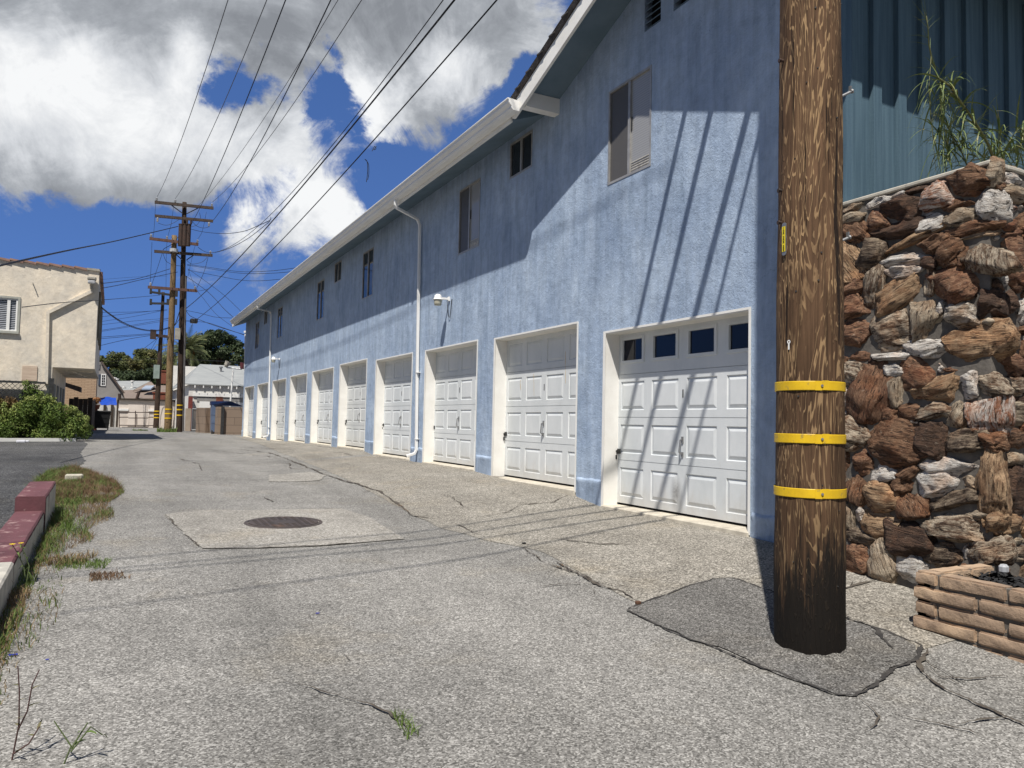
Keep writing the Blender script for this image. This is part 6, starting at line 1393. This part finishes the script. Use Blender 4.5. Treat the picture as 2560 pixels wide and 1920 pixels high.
g = MB(); p0, p1_ = at(296, 1024, Yw), at(321, 1024, Yw); g.box(p0.x, p1_.x, Yw - .1, Yw - .002, p0.z - .07, p0.z + .08); p0, p1_ = at(371, 1026, Yw), at(386, 1026, Yw); g.box(p0.x, p1_.x, Yw - .1, Yw - .002, p0.z - .07, p0.z + .08); g.build('ledge', MT['white_paint'], t)
t = thing('metal_gate', 'low double gate of thin metal rails before the cream shed wall', 'gate', at(340, 1070, Yw - 1)); y = Yw - .8; g = MB()
for (a, b_) in (((297, 1031), (386, 1031)), ((297, 1043), (321, 1043)), ((321, 1045), (371, 1045)), ((371, 1043), (386, 1043)), ((297, 1063), (386, 1064)), ((298, 1027), (298, 1069)), ((339, 1027), (338, 1069)), ((342, 1035), (342, 1062)), ((386, 1029), (386, 1069)), ((305, 1068), (370, 1069))): g.tube([at(*a, y), at(*b_, y)], .035, 6)
g.build('rails', MT['rust_metal'], t)
# tan shingled house wall
Yt = 68
t = thing('tan_house', 'tan shingled house side under the overhang of the cream building', 'house', (-2, Yt, ZG)); a, b_ = at(172, 980, Yt), at(240, 980, Yt); z0, z1 = at(200, 996, Yt).z, at(200, 958, Yt).z
m, nt, b, P = base_mat('shingle_tan', .9, .2); bt = nd(nt, 'ShaderNodeTexBrick', iScale=1.0, iMortar_Size=.02); bt.inputs['Color1'].default_value = (.46, .33, .215, 1); bt.inputs['Color2'].default_value = (.40, .28, .18, 1); bt.inputs['Mortar'].default_value = (.30, .20, .13, 1); bt.inputs['Brick Width'].default_value = .45; bt.inputs['Row Height'].default_value = .13
sx = nd(nt, 'ShaderNodeSeparateXYZ'); nt.links.new(P, sx.inputs[0]); cx = nd(nt, 'ShaderNodeCombineXYZ'); nt.links.new(sx.outputs[0], cx.inputs[0]); nt.links.new(sx.outputs[2], cx.inputs[1]); nt.links.new(cx.outputs[0], bt.inputs['Vector']); nt.links.new(bt.outputs[0], b.inputs['Base Color'])
g = MB(); g.box(a.x - 3, b_.x, Yt, Yt + 4, ZG - .1, z1 + .6); g.build('wall', m, t)
g = MB(); yr = 40; A = at(172, 962, yr); B = at(200, 972, 38.5); g.hexa([(A.x - .2, yr, A.z + .12), (B.x, 39.2, B.z + .1), (B.x, 39.2, B.z - .12), (A.x - .2, yr, A.z - .05)], [(A.x - .2, yr + 1.5, A.z + .12), (B.x, 39.2 + 1.5, B.z + .1), (B.x, 39.2 + 1.5, B.z - .12), (A.x - .2, yr + 1.5, A.z - .05)])
tag(g.build('porch_roof', surf('roof_edge_brown', (.10, .07, .05), (.06, .045, .035), 4)), 'brown edge of a small porch roof under the cream overhang', 'porch roof')
# grey gable house
Yh = 76
t = thing('grey_house', 'grey gabled house with a small white paned window and dark shutter', 'house', at(270, 1000, Yh)); ap = at(251, 905, Yh); le = at(200, 1000, Yh); ri = at(316, 995, Yh); g = MB()
g.hexa([(ap.x - 1.0, Yh, ZG), (ri.x, Yh, ZG), (ri.x, Yh, ri.z), (ap.x, Yh, ap.z), (ap.x - 1.0, Yh, ap.z)], [(ap.x - 1.0, Yh + 8, ZG), (ri.x, Yh + 8, ZG), (ri.x, Yh + 8, ri.z), (ap.x, Yh + 8, ap.z), (ap.x - 1.0, Yh + 8, ap.z)])
g.build('wall', surf('stucco_grey', (.33, .31, .29), (.28, .265, .25), 1.5, rough=.9), t)
g = MB(); d = (Vector((ri.x, 0, ri.z)) - Vector((ap.x, 0, ap.z))); n2 = Vector((d.z, 0, -d.x)).normalized() * -.14
if n2.z < 0: n2 = -n2
g.hexa([(ap.x, Yh - .3, ap.z), (ri.x + d.x * .03, Yh - .3, ri.z + d.z * .03), (ri.x + n2.x, Yh - .3, ri.z + n2.z), (ap.x + n2.x, Yh - .3, ap.z + n2.z)], [(ap.x, Yh + 8, ap.z), (ri.x + d.x * .03, Yh + 8, ri.z + d.z * .03), (ri.x + n2.x, Yh + 8, ri.z + n2.z), (ap.x + n2.x, Yh + 8, ap.z + n2.z)]); g.build('roof', surf('roof_brown', (.13, .10, .085), (.09, .07, .06), 2), t)
a, b_ = at(253.5, 963, Yh), at(263.5, 937, Yh); g = MB(); g.box(a.x - .06, b_.x + .06, Yh - .06, Yh - .003, a.z - .06, b_.z + .06); w = g.build('window', MT['white_paint'], t)
g = MB()
for i in range(2):
    for j in range(4): xx = a.x + (b_.x - a.x) * (i + .12) / 2; zz_ = a.z + (b_.z - a.z) * (j + .1) / 4; g.box(xx, xx + (b_.x - a.x) * .38, Yh - .07, Yh - .0605, zz_, zz_ + (b_.z - a.z) * .2)
g.build('pane', MT['glass_dark'], w)
g = MB(); a2, b2 = at(245.5, 963, Yh), at(252, 936, Yh); g.box(a2.x, b2.x, Yh - .07, Yh - .003, a2.z, b2.z); g.build('shutter', surf('shutter', (.06, .08, .11), (.05, .06, .09), 4), t)
g = MB(); a2, b2 = at(245, 922, Yh), at(250, 908, Yh); g.box(a2.x, b2.x, Yh - .07, Yh - .003, a2.z, b2.z); g.build('attic_vent', MT['galv'], t)
# far roofs
def quad_roof(g, pts, Y0_, Y1_, th=.15):
    P = [at(x, y, Y0_ if f else Y1_) for x, y, f in pts]; g.hexa(P, [p + Vector((0, 0, th)) for p in P])
t = thing('grey_roofed_house', 'low house with a light grey roof and small white roof vents', 'house', at(340, 1000, 84)); g = MB(); quad_roof(g, [(308, 979, 1), (332, 979, 1), (376, 956, 0), (290, 956, 0)], 80, 85); g.build('roof', MT['roof_pale'], t)
g = MB(); a, b_ = at(305, 1000, 80.5), at(335, 1000, 80.5); g.box(a.x, b_.x, 80.5, 85, ZG, at(320, 980, 80.5).z); g.build('wall', MT['stucco_grey'], t)
for px_, py_ in ((310, 972), (330, 973), (293, 952), (287, 949), (331, 957)): g = MB(); p = at(px_, py_, 81); g.cyl((p.x, p.y, p.z - .25), (p.x, p.y, p.z + .15), .08, 8); g.cyl((p.x, p.y, p.z + .1), (p.x, p.y, p.z + .22), .16, 8); g.build('roof_vent', MT['white_paint'], t)
t = thing('brown_roofed_house', 'low house with a brown shingle roof, a skylight and brick chimneys', 'house', at(350, 1000, 74)); g = MB()
quad_roof(g, [(312, 1000, 1), (420, 1000, 1), (418, 968, 0), (388, 966, 0), (340, 978, 0), (306, 980, 0)], 72, 78); quad_roof(g, [(332, 979, 1), (388, 968, 1), (378, 957, 0), (370, 958, 0)], 76, 79, .1); g.build('roof', surf('roof_brown_far', (.24, .19, .155), (.19, .15, .125), 1.5), t)
g = MB(); a, b_ = at(314, 1000, 72.5), at(425, 1000, 72.5); g.box(a.x, b_.x + 1, 72.6, 79, ZG, at(340, 1001, 72.5).z); g.build('wall', MT['stucco_grey'], t)
g = MB(); quad_roof(g, [(354, 975, 1), (377, 975, 1), (386, 967, 0), (364, 967, 0)], 74, 75.5, .12); g.build('skylight', surf('skylight', (.30, .36, .45), (.25, .3, .4), 2, rough=.2), t)
for a, b_, yy_ in (((399, 952), (418, 929), 79), ((383, 1000), (417, 984), 71.5)): g = MB(); A, B = at(*a, yy_), at(*b_, yy_); g.box(A.x, B.x, yy_, yy_ + .8, A.z - .25, B.z); g.box(A.x - .08, B.x + .08, yy_ - .06, yy_ + .86, B.z, B.z + .12); g.build('chimney', MT['brick_red'], t)
g = MB(); g.tube([at(342, 997, 72), at(348, 979, 72)], .12, 8); g.tube([at(299, 996, 72), at(299, 984, 72)], .12, 8); g.build('vent_pipe', MT['rust_metal'], t)

# trees
def tree_px(label, name, L, Y, dy, n, ls, mat, seed, group, flat=1.0, tr=.3):
    cl = clumps_px(L, Y, dy); bx_ = sum(c[0] for c in cl) / len(cl); return tree(label, name, (bx_, Y, ZG), cl, n, ls, mat, seed, group, tr, flat)
G1_ = 'trees of the wood behind the houses'
def crown(px, py, w, h, n, seed):
    R2 = random.Random(seed); L = []
    for k in range(n): a = R2.uniform(0, 6.28); q = math.sqrt(R2.random()); L.append((px + q * w * math.cos(a), py + q * h * math.sin(a), R2.uniform(.28, .46) * min(w, h)))
    return L
for i, (px, py, w, h, Y, mm, lab) in enumerate([(262, 935, 26, 45, 112, 'leaf_far_olive', 'leftmost olive tree beside the cream building'), (298, 915, 30, 32, 116, 'leaf_far_olive', 'rounded olive tree rising above the gable of the grey house'), (345, 905, 28, 30, 118, 'leaf_far_olive', 'tallest olive tree of the wood, left of the thin far pole'), (322, 925, 25, 30, 113, 'leaf_far_olive', 'olive tree in the middle of the wood with yellowish top'), (378, 915, 26, 34, 115, 'leaf_far_olive', 'olive tree directly behind the thin far pole'), (420, 925, 30, 42, 117, 'leaf_far_olive', 'olive tree behind the brown pole'),
     (290, 950, 32, 26, 104, 'leaf_far_dark', 'dark tree low behind the ridge of the grey house'), (335, 952, 32, 22, 102, 'leaf_far_dark', 'dark tree low behind the light grey roof'), (372, 948, 30, 24, 103, 'leaf_far_dark', 'dark tree low behind the brown roof'), (410, 955, 28, 30, 104, 'leaf_far_dark', 'dark tree low behind the brick chimney')]):
    tree_px(lab, 'wood_tree', crown(px, py, w, h, 22, 30 + i), Y, 2.5, 9000, .125, mm, 50 + i, G1_)
L = [(500, 860, 30), (530, 848, 26), (555, 845, 22), (480, 880, 26), (575, 850, 16), (595, 862, 14), (600, 878, 12), (560, 880, 20), (590, 898, 18), (610, 905, 20), (520, 885, 26), (545, 905, 22), (500, 905, 26), (572, 908, 18), (475, 905, 22), (525, 835, 12), (545, 833, 11), (490, 848, 12), (618, 890, 12), (580, 872, 12), (630, 900, 20)]
tree_px('big dark spreading tree behind the white garage, right of the palm', 'dark_tree', L, 92, 2.2, 26000, .13, 'leaf_far_dark', 77, None, .85, .5)
# palm
t = thing('palm_tree', 'feathery palm with drooping fronds behind the dark utility pole', 'palm', at(465, 1000, 80)); c0 = at(466, 878, 80); g = MB(); g.tube([(c0.x, c0.y, ZG), (c0.x, c0.y, c0.z)], [.45, .4], 12); g.build('trunk', MT['bark'], t)
g = MB(); R2 = random.Random(21)
for k in range(70):
    a = R2.uniform(0, 6.283); el = R2.uniform(-.5, 1.45); d = Vector((math.cos(a) * math.cos(el), math.sin(a) * math.cos(el), math.sin(el))); L_ = R2.uniform(2.2, 2.9); pos = c0.copy(); n_ = 12; dr = R2.uniform(.9, 1.7)
    side = d.cross(Vector((0, 0, 1))).normalized()
    for j in range(n_):
        nxt = pos + d * L_ / n_; w_ = .42 * math.sin(math.pi * min(1, (j + 1.2) / (n_ + 1)))
        for s in (-1, 1):
            for q in range(2):
                b0 = pos.lerp(nxt, q / 2); tip = b0 + side * s * w_ + d * .22 + Vector((0, 0, -.16)); g.quad(b0, b0 + d * .07, tip)
        g.quad(pos - Vector((0, 0, .03)), nxt - Vector((0, 0, .03)), nxt + Vector((0, 0, .03)), pos + Vector((0, 0, .03)))
        d = (d + Vector((0, 0, -dr / n_))).normalized(); pos = nxt
g.build('fronds', MT['leaf_palm'], t, recalc=False)
g = MB()
for k in range(60): a = R2.uniform(0, 6.28); p = c0 + Vector((math.cos(a) * .7, math.sin(a) * .7, R2.uniform(-.5, .1))); g.quad(p, p + Vector((.1, 0, -.3)), p + Vector((0, .1, -.32)), p + Vector((-.05, 0, .1)))
g.build('fruit_stalks', surf('palm_orange', (.28, .15, .04), (.2, .12, .04), 4), t, recalc=False)
# grass tufts at the foot of the far poles
blades([(2.2, 46.3), (3.2, 46.2), (3.3, 47.6), (2.3, 48)], 500, .1, .3, .02, m_gr, 'far_weeds', 31, .8); blades([(1.1, 50), (1.9, 50), (1.9, 51), (1.1, 51)], 220, .04, .1, .02, m_gr, 'far_weeds', 32, .8)
